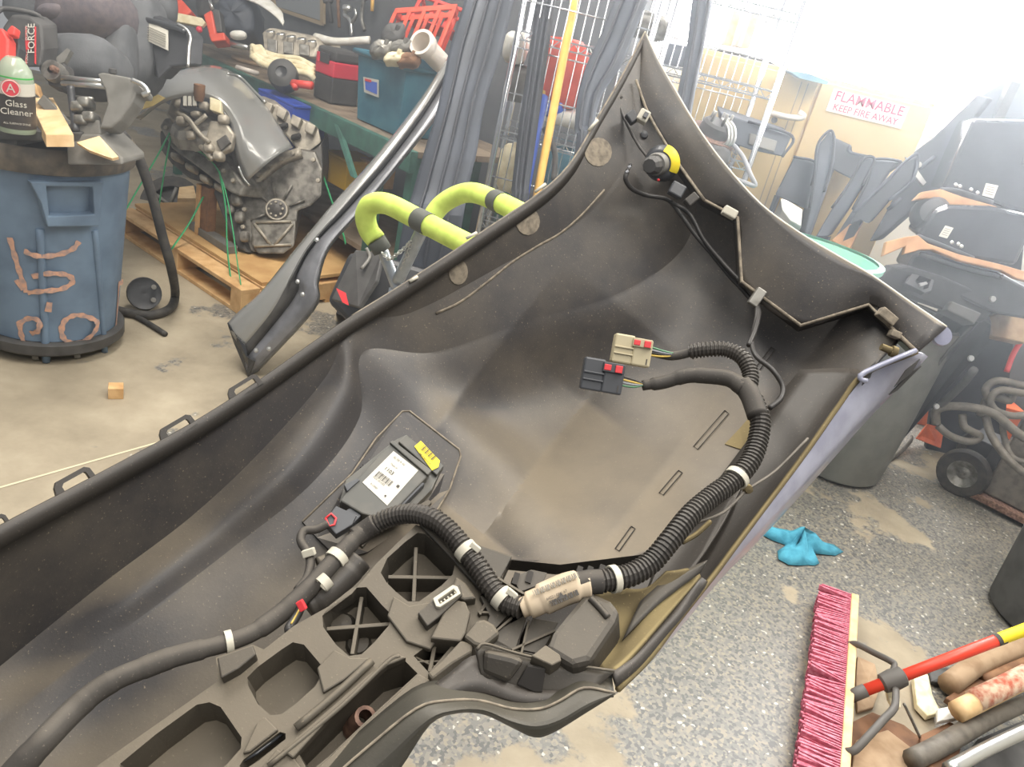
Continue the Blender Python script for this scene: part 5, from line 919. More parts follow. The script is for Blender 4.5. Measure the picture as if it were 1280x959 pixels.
# ---------------------------------------------------------------- wire racks
def rack(x0, x1, Y0, Y1, shelves, lab, ztop=1.95, sides=True, step=.035):
    t = thing('wire_rack', V((x0, Y0, 0)), lab, 'rack')
    for x in (x0, x1):
        for y in (Y0, Y1): tube('post', [V((x, y, 0)), V((x, y, ztop))], .0125, 'chrome', t, n=1, seg=10)
    for z in shelves:
        s = lathe('shelf', [(0, 0), (.001, 0)], V((x0, Y0, z)), 'chrome', t, seg=3); bpy.data.objects.remove(s)
        bm = bmesh.new()
        def rod(a, b, r):
            a, b = V(a), V(b); d = (b-a).normalized(); u_ = d.orthogonal().normalized(); v_ = d.cross(u_); q = []
            for p in (a, b): q.append([bm.verts.new(p+(u_*math.cos(k*math.pi/2)+v_*math.sin(k*math.pi/2))*r) for k in range(4)])
            for k in range(4): bm.faces.new((q[0][k], q[0][(k+1) % 4], q[1][(k+1) % 4], q[1][k]))
        for zz in (z, z-.03):
            rod((x0, Y0, zz), (x1, Y0, zz), .004); rod((x0, Y1, zz), (x1, Y1, zz), .004); rod((x0, Y0, zz), (x0, Y1, zz), .004); rod((x1, Y0, zz), (x1, Y1, zz), .004)
        n = int((x1-x0)/.028)
        for k in range(n):
            xa, xb = x0+(x1-x0)*k/n, x0+(x1-x0)*(k+1)/n; rod((xa, Y0, z-.03 if k % 2 else z), (xb, Y0, z if k % 2 else z-.03), .0025); rod((xa, Y0, z), (xa, Y1, z), .002)
        o = frombm('wire_shelf', bm, 'chrome', t)
    if sides:
        for y in ([Y0] if sides == 'front' else [Y1]):
            k = 0; x = x0+step
            while x < x1-.01: tube('upright_wire', [V((x, y, .1)), V((x, y, ztop-.05))], .0024, 'chrome', t, n=1, seg=5); x += step
            z = .25
            while z < ztop: tube('cross_wire', [V((x0, y, z)), V((x1, y, z))], .0035, 'chrome', t, n=1, seg=5); z += .17
    return t
rack(-.30, .21, 3.3, 3.72, (.35, .74, 1.12, 1.5, 1.9), 'chrome wire rack with full grid front, left of the bumper tip', sides='front')
rack(.27, .735, 3.32, 3.68, (.35, .8, 1.22, 1.5, 1.78), 'chrome wire rack right of the bumper tip in front of the yellow cabinet', sides=True)
def onshelf(nm, lab, cat, c, ux, uy, uz, m, e=.45, extra=None, lump=.15):
    t = thing(nm, c-V((0, 0, uz.length)), lab, cat); blob('body', c, ux, uy, uz, m, t, e=e, seg=14, ring=8, lump=lump)
    if extra: extra(t)
    return t
Yr = 3.5; X_ = V((1, 0, 0)); Y_ = V((0, 1, 0)); Z_ = V((0, 0, 1))
for x, y, w_, h_, m_, nm, lab, cat in [(700, 92, .12, .13, 'orange_red', 'plastic_bag', 'orange red bundle behind the grid of the left rack', 'bundle'), (712, 148, .13, .035, 'white_plastic', 'cloth', 'crumpled white cloth on the left rack shelf', 'cloth'), (648, 105, .05, .07, 'grey_plastic', 'parts_bin', 'grey bin on the left rack behind the grid', 'bin'), (640, 210, .06, .1, 'cream', 'parts_bin', 'cream lumpy part low on the left rack', 'part'), (705, 215, .1, .1, 'tote_teal', 'parts_bin', 'teal bin low on the left rack behind the pole', 'bin'), (800, 30, .12, .05, 'metal_dull', 'machine_part', 'grey parts heap behind the bumper tip on the rack', 'part'), (645, 60, .05, .06, 'white_plastic', 'carton', 'white carton high on the left rack', 'carton'), (690, 135, .06, .04, 'blue_tube', 'cloth', 'light blue cloth beside the white cloth on the rack', 'cloth')]:
    c = A(x, y, Yr); onshelf(nm, lab, cat, c, X_*w_, Y_*.1, Z_*h_, m_, e=.5, lump=.25)
for (xa, ya, xb, yb, m_, lab) in [(900, 14, 918, 56, 'white_plastic', 'white carton on the upper shelf of the right rack'), (918, 18, 946, 58, 'sign_white', 'pale pink carton beside the white one on the upper shelf'), (700, 100, 725, 125, 'dark_grey', 'dark box on the left rack beside the orange bundle')]:
    p, q = A(xa, yb, 3.5), A(xb, ya, 3.5); t = thing('carton', p, lab, 'carton'); obox('carton_body', V((p.x, 3.45, min(p.z, q.z))), X_*abs(q.x-p.x), Y_*.2, Z_*abs(q.z-p.z), m_, t, bevel=.003); obox('tape', V((p.x+abs(q.x-p.x)*.42, 3.448, min(p.z, q.z))), X_*.03, Y_*.001, Z_*abs(q.z-p.z), 'cream', t)
# black panels lying on the right rack
for L, lab, d0 in [([(828, 52), (860, 58), (945, 72), (985, 92), (980, 98), (940, 96), (862, 86), (826, 80)], 'dark flat body panel lying on the right rack shelf', 3.45), ([(900, 140), (935, 152), (990, 170), (978, 196), (940, 188), (905, 176)], 'dark plastic strip jutting from the right rack towards the cabinet', 3.15)]:
    t = thing('body_panel', P(L[0][0], L[0][1], d0), lab, 'panel'); slab('panel', PL(L, d0), 'navy_trim', t, dirv=V((.02, .25, .01)), bevel=.006); tube('edge_bead', PL(L[1:4], d0-.01), .006, 'navy_dark', t, seg=6)
slab('recess', PL([(938, 166), (972, 176), (968, 190), (936, 180)], 3.135), 'grey_plastic', bpy.data.objects['body_panel.001'], t=.01, bevel=.003)
tag(slab('dark_lid', PL([(985, 88, 3.3), (1010, 92, 3.3), (1036, 102, 3.3), (1034, 106, 3.3), (1000, 98, 3.3)]), 'tote_teal', None, dirv=V((0, .3, 0))), 'thin teal edged lid on top of the cabinet', 'lid')
bk = thing('brake_assembly', P(885, 200, 3.05), 'dark brake hub with rotor and bolts on the lower shelf of the right rack', 'brake'); bc = P(888, 172, 3.15); bax = (Z_*.9-_F*.35+X_*.15).normalized()
lathe('rotor', [(.03, .02), (.1, .02), (.105, 0), (.1, -.02), (.03, -.02)], bc, 'rust_brown', bk, axis=bax, seg=26); lathe('hat', [(0, .07), (.05, .07), (.06, .06), (.062, .02)], bc, 'dark_grey', bk, axis=bax, seg=22)
for k in range(5): tube('stud', [bc+bax*.06+(X_*math.cos(k*1.257)+Y_*math.sin(k*1.257))*.04, bc+bax*.11+(X_*math.cos(k*1.257)+Y_*math.sin(k*1.257))*.04], .006, 'metal_dull', bk, n=1, seg=6)
blob('caliper', P(880, 195, 3.1), _R*.1+_U*-.02, _U*.045, _F*.05, 'dark_grey', bk, e=.5, lump=.15); 
for x in (886, 893): lathe('bolt', [(.004, .006), (.009, .006), (.01, 0)], P(x, 196+(x-886)*.3, 3.02), 'metal_bright', bk, axis=-_F, seg=10)
for k in range(3): tube('coil', PL([(902+k*4, 148, 3.1), (910+k*4, 160, 3.08), (910+k*4, 176, 3.08), (902+k*3, 184, 3.1)]), .006, 'metal_bright', bk, seg=6)
tag(tube('brake_hose', PL([(914, 178, 3.1), (928, 195, 3.05), (938, 218, 3.0), (944, 232, 3.0), (930, 228, 3.0), (905, 218, 3.02), (880, 205, 3.05)]), .009, 'wire_grey', None, seg=8), 'grey brake hose looping below the rack shelf', 'hose')

# ---------------------------------------------------------------- tan cabinet with warning sign
CY = 3.76; cx0, cx1, cz = .46, 1.53, 1.60
CB_ = thing('safety_cabinet', V((cx0, CY, 0)), 'tan steel cabinet with the flammable warning sign', 'cabinet')
obox('carcass', V((cx0, CY+.02, 0)), X_*(cx1-cx0), Y_*.45, Z_*cz, 'cabinet_tan', CB_, bevel=.004)
dr = []
for xa, xb in ((cx0+.01, 1.005), (1.02, cx1-.01)): dr.append(obox('door', V((xa, CY, .05)), X_*(xb-xa), Y_*.02, Z_*(cz-.07), 'cabinet_tan', CB_, bevel=.003))
for x in (.93, .96): obox('door_groove', V((x, CY-.002, .06)), X_*.004, Y_*.003, Z_*(cz-.1), 'frame_wood', dr[0])
hc = A(980, 145, CY-.02); tube('handle', [hc+V((-.06, 0, .0)), hc+V((.0, -.03, 0)), hc+V((.06, -.03, .008)), hc+V((.075, -.03, .02)), hc+V((.05, -.03, .03))], .013, 'pvc_white', dr[0], seg=8)
lathe('lock', [(0, .01), (.012, .01), (.014, 0)], A(968, 150, CY), 'metal_dull', dr[0], axis=(0, -1, 0), seg=12)
pS = A(1041, 134, CY); pE = A(1129, 130, CY); sg_o = A(1084, 136, CY); sgw, sgh = .345, .095
SG = thing('warning_sign', sg_o, 'white sign with red letters reading FLAMMABLE KEEP FIRE AWAY', 'sign'); ang = math.radians(-1.5)
obox('backing', sg_o-X_*sgw/2-Z_*sgh/2-Y_*.004, X_*sgw, Y_*.003, Z_*sgh, 'sign_white', SG); text('lettering', 'FLAMMABLE', sg_o+Z_*.021-Y_*.0045, X_, Z_, .058, 'sign_red', SG, sx=1.0, bold=.0003); text('lettering', 'KEEP FIRE AWAY', sg_o-Z_*.025-Y_*.0045, X_, Z_, .04, 'sign_red', SG, sx=.98, bold=.0002)
# ---------------------------------------------------------------- black trims leaning on the cabinet
G_ = 'black trims against the cabinet'
for L, d0, m_, lab in [([(968, 244), (992, 196), (1020, 204), (1014, 232), (1008, 262), (972, 246)], 3.35, 'navy_trim', 'square dark trim panel leftmost of those leaning on the cabinet'), ([(1004, 298), (1012, 260), (1018, 220), (1022, 182), (1036, 164), (1042, 170), (1040, 200), (1030, 240), (1016, 280), (1008, 302)], 3.25, 'navy_trim', 'tall curved dark pillar trim standing upright against the cabinet'), ([(1040, 172), (1062, 182), (1062, 190), (1086, 196), (1064, 224), (1040, 212)], 3.4, 'navy_dark', 'short wide dark trim behind the curved pillar trims'), ([(1018, 298), (1040, 260), (1060, 232), (1078, 200), (1090, 196), (1092, 204), (1078, 232), (1058, 264), (1036, 296)], 3.2, 'navy_trim', 'slanted dark trim in the middle of the leaning group'), ([(1040, 302), (1066, 262), (1086, 222), (1090, 200), (1126, 202), (1112, 214), (1090, 248), (1064, 290)], 3.22, 'navy_trim', 'wide slanted blue grey trim right of the middle'), ([(1062, 282), (1068, 266), (1102, 232), (1134, 200), (1148, 194), (1140, 226), (1112, 250), (1086, 280), (1076, 276)], 3.1, 'navy_dark', 'dark ribbed trim right end of the leaning group')]:
    t = thing('door_trim', P(L[0][0], L[0][1], d0), lab, 'trim', G_); bot = [V((p.x, p.y, 0)) for p in (P(*L[0], d0), P(*L[-1], d0))]
    slab('moulding', PL(L, d0), m_, t, dirv=V((.03, .06, 0)), bevel=.008); tube('bead', PL(L[1:-2], d0-.012), .006, 'navy_dark' if m_ == 'navy_trim' else 'navy_trim', t, seg=6)
    slab('lower_end', [P(*L[0], d0+.02), P(*L[-1], d0+.02), bot[1]+V((.0, .05, 0)), bot[0]+V((0, .05, 0))], m_, t, dirv=V((.02, .03, 0)))
for x, y in [(1028, 178), (1059, 200), (1042, 226)]: pass
tag(slab('silver_scrap', PL([(976, 248), (984, 250), (1004, 262), (1002, 284), (988, 276), (978, 262)], 3.25), 'metal_bright', None, dirv=V((0, .08, -.3)), bevel=.004), 'crumpled silver foil piece below the leaning trims', 'scrap')
tag(slab('card_sheet', PL([(1040, 300), (1062, 280), (1080, 276), (1062, 312)], 3.15), 'cardboard', None, dirv=V((0, .03, -.4)), bevel=.002), 'brown cardboard sheet standing behind the mint tub', 'cardboard')
tag(slab('card_strip', PL([(1100, 234), (1130, 206), (1134, 210), (1104, 238)], 3.2), 'cardboard', None, t=.02), 'narrow tan cardboard strip among the leaning trims', 'cardboard')
# mint tub
mc = P(1014, 312, 2.85); MT = thing('plastic_tub', V((mc.x, mc.y, 0)), 'mint green round tub standing behind the bumper corner', 'tub'); zt = mc.z
rt = .25; cen = V((mc.x, mc.y, 0))
lathe('tub_wall', [(0, .02), (rt*.8, .02), (rt*.85, .0), (rt, zt), (rt*.96, zt), (rt*.82, .04), (0, .04)], cen, 'mint', MT, seg=36); lathe('rolled_rim', [(rt*.97, zt-.01), (rt+.012, zt-.012), (rt+.014, zt+.008), (rt*.97, zt+.012)], cen, 'mint', MT, seg=36)
# black covers with labels and cardboard on the right
G2 = 'black covers stacked on the right'
def cover(L, d0, lab, lbl, card):
    t = thing('bumper_cover', P(L[0][0], L[0][1], d0), lab, 'cover', G2)
    slab('shell', PL(L, d0), 'black_gloss', t, dirv=V((.08, .30, -.02)), bevel=.015)
    tube('lip', PL(L[:3], d0-.01), .012, 'black_plastic', t, seg=8)
    s = slab('white_label', PL(lbl, d0-.006), 'white_label', t, t=.004)
    for k in range(4):
        a, b = PL([lbl[0], lbl[1]], d0-.008); c_, d_ = PL([lbl[3], lbl[2]], d0-.008); f = .2+.18*k
        slab('print_line', [a.lerp(c_, f).lerp(b.lerp(d_, f), .15), a.lerp(c_, f).lerp(b.lerp(d_, f), .85), a.lerp(c_, f+.05).lerp(b.lerp(d_, f+.05), .85), a.lerp(c_, f+.05).lerp(b.lerp(d_, f+.05), .15)], 'ink_light', s, t=.002)
    if card: slab('card_edge', PL(card, d0-.03), 'cardboard', t, t=.025, bevel=.004)
    return t
c1 = cover([(1176, 238), (1198, 240), (1240, 254), (1285, 268), (1290, 150), (1215, 148), (1196, 190)], 3.05, 'upper black cover with a white label and torn cardboard edge', [(1233, 229), (1248, 232), (1242, 248), (1228, 244)], [(1142, 250), (1152, 240), (1176, 236), (1204, 246), (1240, 256), (1285, 272), (1285, 292), (1262, 276), (1220, 262), (1184, 258), (1176, 250), (1158, 248)])
c2 = cover([(1146, 296), (1172, 306), (1216, 324), (1270, 332), (1285, 300), (1285, 268), (1240, 258), (1184, 256), (1168, 262)], 2.95, 'middle black cover with a white label between two cardboard edges', [(1182, 282), (1192, 285), (1184, 298), (1174, 295)], [(1104, 320), (1108, 302), (1132, 296), (1148, 294), (1160, 304), (1200, 318), (1250, 330), (1285, 340), (1285, 352), (1270, 348), (1252, 338), (1200, 326), (1166, 312), (1152, 312), (1130, 318), (1132, 308)])
for t, L in ((c1, [(1195, 231), (1200, 233), (1214, 237), (1222, 241)]), (c2, [(1190, 303), (1198, 305), (1202, 308)])):
    for x, y in L: lathe('clip_head', [(0, .006), (.006, .004), (.008, 0)], P(x, y, 2.9 if t is c2 else 3.0), 'metal_bright', t, axis=-_F, seg=8)
t = thing('bumper_cover', P(1200, 350, 2.95), 'dark lowest cover in the stack above the black air duct', 'cover', G2); slab('shell', PL([(1130, 340), (1142, 318), (1170, 314), (1210, 328), (1256, 344), (1285, 360), (1285, 400), (1240, 392), (1200, 372)], 2.98), 'black_plastic', t, dirv=V((.08, .3, -.02)), bevel=.012); tube('lip', PL([(1150, 318), (1210, 336), (1252, 346)], 2.95), .012, 'black_gloss', t, seg=8)
lathe('lamp_pod', [(0, .05), (.05, .045), (.07, .02), (.075, -.03), (0, -.05)], P(1164, 268, 3.05), 'black_plastic', c2, axis=-_F-_R*.3, seg=18)
t = thing('parts_shelf', V((2.05, 3.3, 0)), 'dark steel shelf frame holding the stack of black covers', 'shelf')
for z in (.95, 1.18): obox('shelf_board', V((1.75, 3.3, z)), X_*1.6, Y_*.45, Z_*.025, 'dark_grey', t, bevel=.002)
for x in (1.76, 3.3):
    for y in (3.32, 3.7): obox('upright', V((x, y, 0)), X_*.04, Y_*.04, Z_*1.75, 'dark_grey', t)
bd = thing('tall_black_panel', P(1150, 200, 3.15), 'tall black panel leaning beside the tan cabinet', 'panel'); slab('panel', PL([(1142, 190), (1166, 172), (1196, 142), (1222, 118), (1236, 122), (1214, 150), (1196, 196), (1176, 240), (1140, 262), (1096, 300), (1086, 302), (1110, 260)], 3.3), 'navy_dark', bd, dirv=V((.05, .06, 0)), bevel=.006)
for a_, b_ in (((1150, 210), (1168, 196)), ((1128, 236), (1144, 222)), ((1110, 262), (1126, 248))): tube('rib', PL([a_, b_], 3.28), .008, 'navy_trim', bd, n=1, seg=6)
slab('metal_tab', PL([(1132, 196), (1140, 202), (1158, 228), (1154, 232), (1144, 220)], 3.24), 'metal_bright', bd, t=.01); lathe('clip', [(0, .008), (.012, .006), (.014, 0)], P(1148, 206, 3.22), 'metal_bright', bd, axis=-_F, seg=10)
t = thing('upper_panel', P(1240, 140, 3.2), 'dark glossy panel at the right picture edge below the window', 'panel'); slab('panel', PL([(1206, 150), (1222, 120), (1262, 96), (1292, 90), (1292, 214), (1230, 196), (1200, 188)], 3.35), 'navy_trim', t, dirv=V((.05, .08, 0)), bevel=.01)
for y in (152, 168): tube('slot_edge', PL([(1240, y, 3.32), (1285, y+10, 3.32)]), .008, 'sign_white', t, n=1, seg=6)
slab('lower_leg', [P(1206, 186, 3.38), P(1290, 212, 3.38), V((2.6, 3.75, 0)), V((2.2, 3.75, 0))], 'navy_dark', t, t=.03)
# air duct / shutter assembly standing behind the bumper corner
SA = thing('radiator_shutter', G(1090, 572), 'long black shutter assembly with bolts standing behind the bumper corner', 'shutter')
slab('top_plate', PL([(1092, 352, 2.9), (1118, 334, 2.9), (1136, 332, 2.92), (1180, 346, 2.95), (1244, 374, 3.0), (1236, 400, 3.02), (1226, 404, 3.04), (1190, 392, 3.0), (1130, 372, 2.95)]), 'black_plastic', SA, t=.06, bevel=.008)
plate('latch_pocket', [(1132, 354), (1140, 342), (1168, 350), (1164, 364), (1156, 366)], [([(1144, 352), (1150, 344), (1164, 350), (1160, 360), (1154, 362)], .03)], Plane(P(1132, 354, 2.87), P(1168, 350, 2.9), P(1156, 366, 2.87)), 'black_plastic', SA, t=.02)
slab('latch', PL([(1149, 354), (1158, 352), (1160, 355), (1151, 358)], 2.86), 'metal_bright', SA, t=.008)
slab('corner_block', PL([(1184, 388), (1190, 376), (1228, 392), (1218, 406), (1212, 402)], 2.95), 'dark_grey', SA, t=.08, bevel=.006)
slab('side_frame', PL([(1228, 396, 3.05), (1240, 404, 3.08), (1236, 430, 3.1), (1110, 572, 3.75), (1082, 574, 3.75), (1106, 540, 3.62), (1180, 446, 3.2)]), 'black_plastic', SA, t=.07, bevel=.008)
slab('back_frame', PL([(1184, 390, 3.1), (1228, 396, 3.12), (1180, 446, 3.28), (1106, 540, 3.68), (1072, 566, 3.78), (1060, 550, 3.75), (1120, 470, 3.4)]), 'black_plastic', SA, t=.05)
tube('edge_bead', PL([(1214, 408, 3.0), (1180, 446, 3.16), (1140, 498, 3.4), (1106, 540, 3.58), (1096, 558, 3.68)]), .007, 'dark_grey', SA, seg=6); tube('edge_bead', PL([(1218, 462, 3.1), (1200, 484, 3.22), (1176, 506, 3.36)]), .016, 'dark_grey', SA, seg=8)
for x, y, d in [(1158, 456, 3.2), (1146, 472, 3.3), (1130, 492, 3.4), (1124, 500, 3.45), (1112, 526, 3.55), (1096, 536, 3.62)]: slab('louvre', PL([(x-8, y-6), (x+6, y-2), (x+2, y+6), (x-12, y+2)], d), 'grey_plastic', SA, t=.03, bevel=.003)
for x, y, d in [(1213, 448, 3.05), (1170, 508, 3.3), (1240, 374, 2.95)]: lathe('bolt', [(0, .01), (.011, .009), (.013, 0)], P(x, y, d), 'metal_bright', SA, axis=-_F, seg=10)
tag(tube('plastic_strip', [G(1108, 578, .01), G(1125, 566, .02), G(1138, 552, .05), G(1140, 546, .06)], .012, 'hose', None, seg=8, flat=.5), 'curled grey strip on the floor below the black shutter', 'strip')
# dark grey barrel below the painted rim
bq = G(1042, 604); bcn = bq+(V((bq.x, bq.y, 0)).normalized())*.22+V((-.06, 0, 0)); BR = thing('barrel', bcn, 'dark grey barrel standing under the bumper corner', 'barrel')
lathe('barrel_wall', [(0, .0), (.2, .0), (.225, .02), (.24, .3), (.25, .78), (.235, .78), (.21, .05), (0, .04)], bcn, 'barrel_grey', BR, seg=36); lathe('barrel_rim', [(.25, .74), (.265, .745), (.265, .785), (.245, .79)], bcn, 'grey_plastic', BR, seg=36)
# welder cart
wc = G(1190, 622)+V((.03, .06, .11)); CT = thing('welder_cart', V((2.45, 3.4, 0)), 'welding cart with a rubber wheel and coiled grey hoses', 'cart'); wax = (CAM-wc); wax.z = 0; wax = (wax.normalized()+V((-.15, 0, 0))).normalized()
w1 = lathe('wheel', [(.065, -.025), (.105, -.028), (.115, -.012), (.115, .012), (.105, .028), (.065, .025)], wc, 'black_rubber', CT, axis=wax, seg=30)
lathe('wheel_disc', [(0, .02), (.012, .02), (.014, .012), (.03, .006), (.045, .016), (.062, .02), (.068, .024)], wc, 'metal_dull', w1, axis=wax, seg=26); lathe('axle_nut', [(0, .034), (.008, .032), (.01, .015)], wc, 'metal_dull', w1, axis=wax, seg=10)
sx_ = V((-wax.y, wax.x, 0)); sx_ = sx_ if sx_.x > 0 else -sx_; bk_ = -wax
obox('machine_case', wc+sx_*.10+bk_*.02+V((0, 0, -.05)), sx_*.62, bk_*.42, V((0, 0, .42)), 'hose', CT, bevel=.01); obox('base_rail', wc+sx_*.06-bk_*.02+V((0, 0, -.085)), sx_*.75, bk_*.5, V((0, 0, .03)), 'rust_brown', CT, bevel=.003)
obox('frame_post', wc+sx_*.05+bk_*.02+V((0, 0, -.02)), sx_*.05, bk_*.03, V((0, 0, .22)), 'black_plastic', CT, bevel=.003); obox('front_plate', wc+sx_*-.05+bk_*.06+V((0, 0, .06)), sx_*.12, bk_*.2, V((0, 0, .1)), 'black_plastic', CT, bevel=.005)
w2 = wc+bk_*.38+sx_*-.02; lathe('wheel', [(.065, -.025), (.105, -.028), (.115, 0), (.105, .028), (.065, .025)], w2, 'black_rubber', CT, axis=wax, seg=24)
tube('cart_rod', PL([(1258, 465, 3.5), (1268, 440, 3.5), (1285, 415, 3.5)]), .012, 'lock_red', CT, seg=8)
for L, r_, lab in [([(1170, 530, 3.4), (1172, 512, 3.38), (1200, 508, 3.33), (1240, 516, 3.3), (1270, 540, 3.28), (1300, 560, 3.25)], .019, 'thick grey welding hose arching over the cart wheel'), ([(1172, 532, 3.42), (1188, 545, 3.4), (1212, 552, 3.38), (1225, 545, 3.36), (1206, 534, 3.36), (1203, 518, 3.36)], .016, 'grey hose loop just above the cart wheel'), ([(1236, 500, 3.38), (1232, 486, 3.37), (1246, 476, 3.36), (1270, 480, 3.35), (1290, 488, 3.35), (1294, 512, 3.35), (1270, 520, 3.36), (1246, 514, 3.36), (1238, 500, 3.36), (1250, 488, 3.35), (1280, 492, 3.34)], .016, 'coiled grey cable on top of the welding cart'), ([(1232, 520, 3.35), (1240, 546, 3.32), (1262, 576, 3.28), (1290, 600, 3.25)], .017, 'grey cable falling across the front of the cart'), ([(1252, 520, 3.34), (1256, 550, 3.32), (1266, 572, 3.3), (1290, 580, 3.28)], .013, 'thin grey lead hanging beside the cart case'), ([(1226, 520, 3.4), (1238, 496, 3.4), (1262, 500, 3.38), (1264, 486, 3.38)], .02, 'short stub of grey cable with a torch end')]:
    tag(tube('cable', PL(L), r_, 'hose', None, seg=10), lab, 'cable', 'welding cables')
ob = thing('orange_box', G(1180, 560, .1), 'orange cardboard box on the floor behind the welding cart', 'box'); obox('carton', G(1166, 566, 0)+V((.02, .35, 0)), X_*.55, Y_*.3, Z_*.22, 'orange_box', ob, bevel=.006); slab('flap', [G(1146, 548, .14), G(1176, 560, .1), G(1180, 536, .16), G(1160, 530, .2)], 'orange_box', ob, t=.008)
tag(obox('packing_case', V((2.35, 4.22, 0)), X_*1.6, Y_*.35, Z_*.55, 'wall_dark', None, bevel=.01), 'dark packing case behind the welding cart', 'case')
tag(slab('carton_scrap', PL([(1236, 396), (1262, 388), (1285, 398), (1285, 430), (1240, 420)], 3.15), 'paper_brown', None, t=.08, bevel=.006), 'torn brown carton below the stacked covers', 'carton')
# rag
rc = G(995, 684); bm = bmesh.new(); rr = random.Random(5); N = 26; vv = []
for i in range(5):
    for k in range(N):
        a = 2*math.pi*k/N; sp_ = .125+.05*math.sin(3*a+.6)+.03*math.sin(5*a); r = sp_*(i/4); h = .004+.045*max(0, 1-i/4.2)*(1+.8*math.sin(4*a+i)) + .012*rr.random()*(i < 4)
        vv.append(bm.verts.new((rc.x+r*math.cos(a), rc.y+r*math.sin(a)*.85, max(.003, h))))
for i in range(4):
    for k in range(N): bm.faces.new((vv[i*N+k], vv[i*N+(k+1) % N], vv[(i+1)*N+(k+1) % N], vv[(i+1)*N+k]))
o = frombm('shop_rag', bm, 'rag_blue', None, smooth=True, solid=.002); tag(o, 'crumpled blue shop rag on the speckled floor', 'rag')
# grey bin at the right edge
gq = G(1246, 786); gc = gq+V((.26, .1, 0)); GB = thing('waste_bin', gc, 'dark grey round bin cut off by the right picture edge', 'bin'); lathe('bin_wall', [(0, 0), (.2, 0), (.225, .02), (.25, .55), (.24, .55), (.2, .03), (0, .03)], gc, 'dark_grey', GB, seg=36); lathe('bin_rim', [(.25, .53), (.265, .535), (.265, .565), (.245, .57)], gc, 'dark_grey', GB, seg=36)

# ---------------------------------------------------------------- push broom and scrap heap
BM = thing('push_broom', P(1056, 850, 2.25), 'push broom with pink bristles, wooden head and red handle', 'broom')
ha, hb = G(1062, 750, .06), G(1046, 985, .06); hd_ = (hb-ha); ux = hd_.normalized(); br0 = (G(1033, 738, .05)-G(1058, 748, .06)).normalized(); br0 = (br0-ux*br0.dot(ux)).normalized(); th = ux.cross(br0).normalized()
obox('head_block', ha-th*.03-br0*.024, hd_, -br0*-.024, th*.06, 'wood_pale', BM, bevel=.004)
bm = bmesh.new(); rr = random.Random(3); Lh = hd_.length; nT = 92
for i in range(nT):
    for j in range(4):
        b_ = ha+ux*(Lh*(i+.5)/nT)+th*(-.022+.0147*j); ln = .098+rr.uniform(-.006, .006); lean = ux*rr.uniform(-.012, .012)+th*rr.uniform(-.01, .01)
        if 50 <= i <= 54: lean += ux*(-.012 if i < 52 else .014)
        tip = b_+br0*ln+lean; w_ = Lh/nT*.42; q = [bm.verts.new(b_+ux*sa*w_*.5+th*sb*.004) for sa, sb in ((-1, -1), (1, -1), (1, 1), (-1, 1))]; q2 = [bm.verts.new(tip+ux*sa*w_*.95+th*sb*.008) for sa, sb in ((-1, -1), (1, -1), (1, 1), (-1, 1))]
        for k in range(4): bm.faces.new((q[k], q[(k+1) % 4], q2[(k+1) % 4], q2[k]))
        bm.faces.new(q2)
o = frombm('bristles', bm, 'bristle', BM); o['kind'] = 'stuff'
h0, h1, h2, h3 = G(1060, 872, .07), G(1082, 863, .1), G(1096, 857, .12), G(1292, 783, .36)
tube('socket', [h0, h1], .0185, 'broom_bracket', BM, n=1, seg=14); tube('handle', [h1, h3], .0165, 'broom_red', BM, n=1, seg=14)
dh = (h3-h2).normalized(); lathe('grip_collar', [(.018, -.035), (.026, -.03), (.03, .0), (.027, .03), (.018, .035)], h1.lerp(h3, (1116-1082)/210), 'broom_bracket', BM, axis=dh, seg=16)
lathe('handle_label', [(.0168, -.06), (.0172, -.06), (.0172, .03), (.0168, .03)], h1.lerp(h3, .92), 'yellow_sticker', BM, axis=dh, seg=14); lathe('handle_band', [(.0168, -.012), (.0173, -.012), (.0173, .012), (.0168, .012)], h1.lerp(h3, .80), 'ink', BM, axis=dh, seg=14)
for L in ([(1062, 806, .08), (1072, 806, .1), (1092, 816, .12), (1112, 826, .14), (1118, 832, .14), (1112, 846, .13)], [(1056, 940, .08), (1068, 938, .1), (1084, 922, .12), (1104, 900, .13), (1118, 884, .14), (1120, 862, .14)]): tube('brace', [G(*q) for q in L], .0105, 'broom_bracket', BM, seg=10, flat=.8)
# scrap heap
for L, r_, m_, lab in [([(1196, 890, .12), (1240, 868, .16), (1292, 842, .2)], .03, 'wood_pale', 'thick pale wooden handle with worn red paint in the scrap heap'), ([(1140, 950, .06), (1180, 930, .07), (1235, 898, .09), (1292, 872, .12)], .028, 'hose', 'long grey brown bar in the scrap heap below the wooden handle'), ([(1186, 962, .1), (1230, 938, .11), (1292, 908, .13)], .019, 'metal_bright', 'bright steel tube at the bottom right corner'), ([(1186, 856, .05), (1220, 832, .06), (1262, 814, .08), (1292, 806, .1)], .034, 'paper_brown', 'muddy brown rolled strip behind the wooden handle'), ([(1130, 880, .12), (1142, 905, .07), (1150, 922, .04)], .004, 'metal_dull', 'thin steel rod hanging below the broom collar'), ([(1230, 850, .05), (1262, 836, .07), (1292, 824, .1)], .016, 'wood_dark', 'brown rod lying between strip and wooden handle')]:
    tag(tube('scrap_bar', [G(*q) for q in L], r_, m_, None, seg=10), lab, 'bar', 'scrap heap bars')
hw = bpy.data.objects['scrap_bar']; tube('worn_paint', [G(1218, 876, .15), G(1250, 861, .178), G(1284, 844, .2)], .0312, 'worn_red', hw, seg=10, n=1)
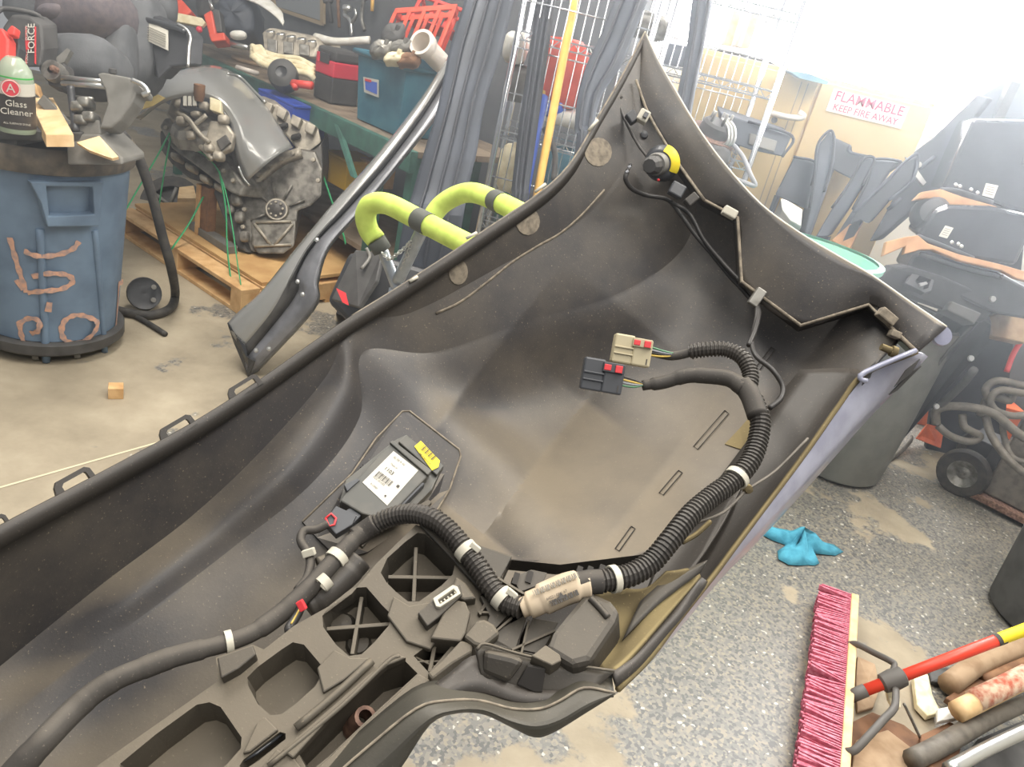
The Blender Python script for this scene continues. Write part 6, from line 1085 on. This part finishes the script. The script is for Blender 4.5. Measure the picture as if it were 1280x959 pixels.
for L, z0, m_, t_, lab, nm in [([(1060, 905), (1090, 890), (1130, 906), (1150, 922), (1190, 910), (1200, 940), (1185, 985), (1052, 985)], .012, 'rust_sheet', .01, 'rusty brown sheet lying behind the broom head', 'rusty_sheet'), ([(1070, 925), (1110, 912), (1140, 935), (1130, 985), (1062, 985)], .03, 'paper_brown', .012, 'tan crumpled paper on the rusty sheet', 'crumpled_paper'), ([(1152, 918), (1188, 902), (1206, 912), (1200, 940), (1180, 985), (1140, 985)], .045, 'rust_sheet', .02, 'rust stained flat shovel at the bottom edge', 'flat_shovel'), ([(1182, 872), (1202, 860), (1244, 838), (1262, 850), (1230, 870), (1200, 884)], .04, 'rust_sheet', .02, 'dark brown curved dustpan under the bars', 'dustpan'), ([(1142, 846), (1160, 842), (1166, 870), (1176, 890), (1160, 895), (1146, 880)], .03, 'cream', .02, 'torn pale wrapper beside the broom collar', 'torn_wrapper'), ([(1172, 886), (1210, 878), (1216, 886), (1196, 898), (1172, 902)], .065, 'white_plastic', .015, 'torn white paper under the wooden handle', 'torn_paper'), ([(1160, 834), (1200, 836), (1210, 846), (1190, 856), (1164, 852)], .02, 'dark_grey', .015, 'grey folded scrap behind the broom handle', 'folded_scrap'), ([(1106, 850), (1124, 862), (1126, 884), (1118, 886), (1110, 872)], .09, 'cream', .012, 'pale wood splinter hanging under the broom collar', 'wood_splinter'), ([(1072, 820), (1094, 830), (1100, 860), (1092, 884), (1072, 890), (1070, 850)], .015, 'paper_brown', .012, 'crumpled brown paper behind the broom braces', 'crumpled_paper'), ([(1200, 950), (1222, 924), (1270, 904), (1295, 895), (1295, 985), (1180, 985)], .03, 'dark_grey', .02, 'dark grey tray under the steel tube', 'shallow_tray')]:
    tag(slab(nm, [G(x, y, z0) for x, y in L], m_, None, t=t_, bevel=.003, bulge=.012), lab, nm.replace('_', ' '))
# ---------------------------------------------------------------- added haze volume imitating lens veil by the window
hz = obox('veil_haze', V((-3.2, .85, .93)), V((7.6, 0, 0)), V((0, 3.7, 0)), V((0, 0, 2.2)), None)
hm = bpy.data.materials.new('haze'); hm.use_nodes = True; nt = hm.node_tree; nt.nodes.clear()
ou = nt.nodes.new('ShaderNodeOutputMaterial'); vs_ = nt.nodes.new('ShaderNodeVolumeScatter'); vs_.inputs['Density'].default_value = .068; vs_.inputs['Anisotropy'].default_value = .65; vs_.inputs['Color'].default_value = (.86, .92, 1, 1)
nt.links.new(vs_.outputs[0], ou.inputs['Volume']); hz.data.materials.append(hm)
tag(hz, 'added haze volume imitating lens veil in front of the window', 'haze', kind='stuff')
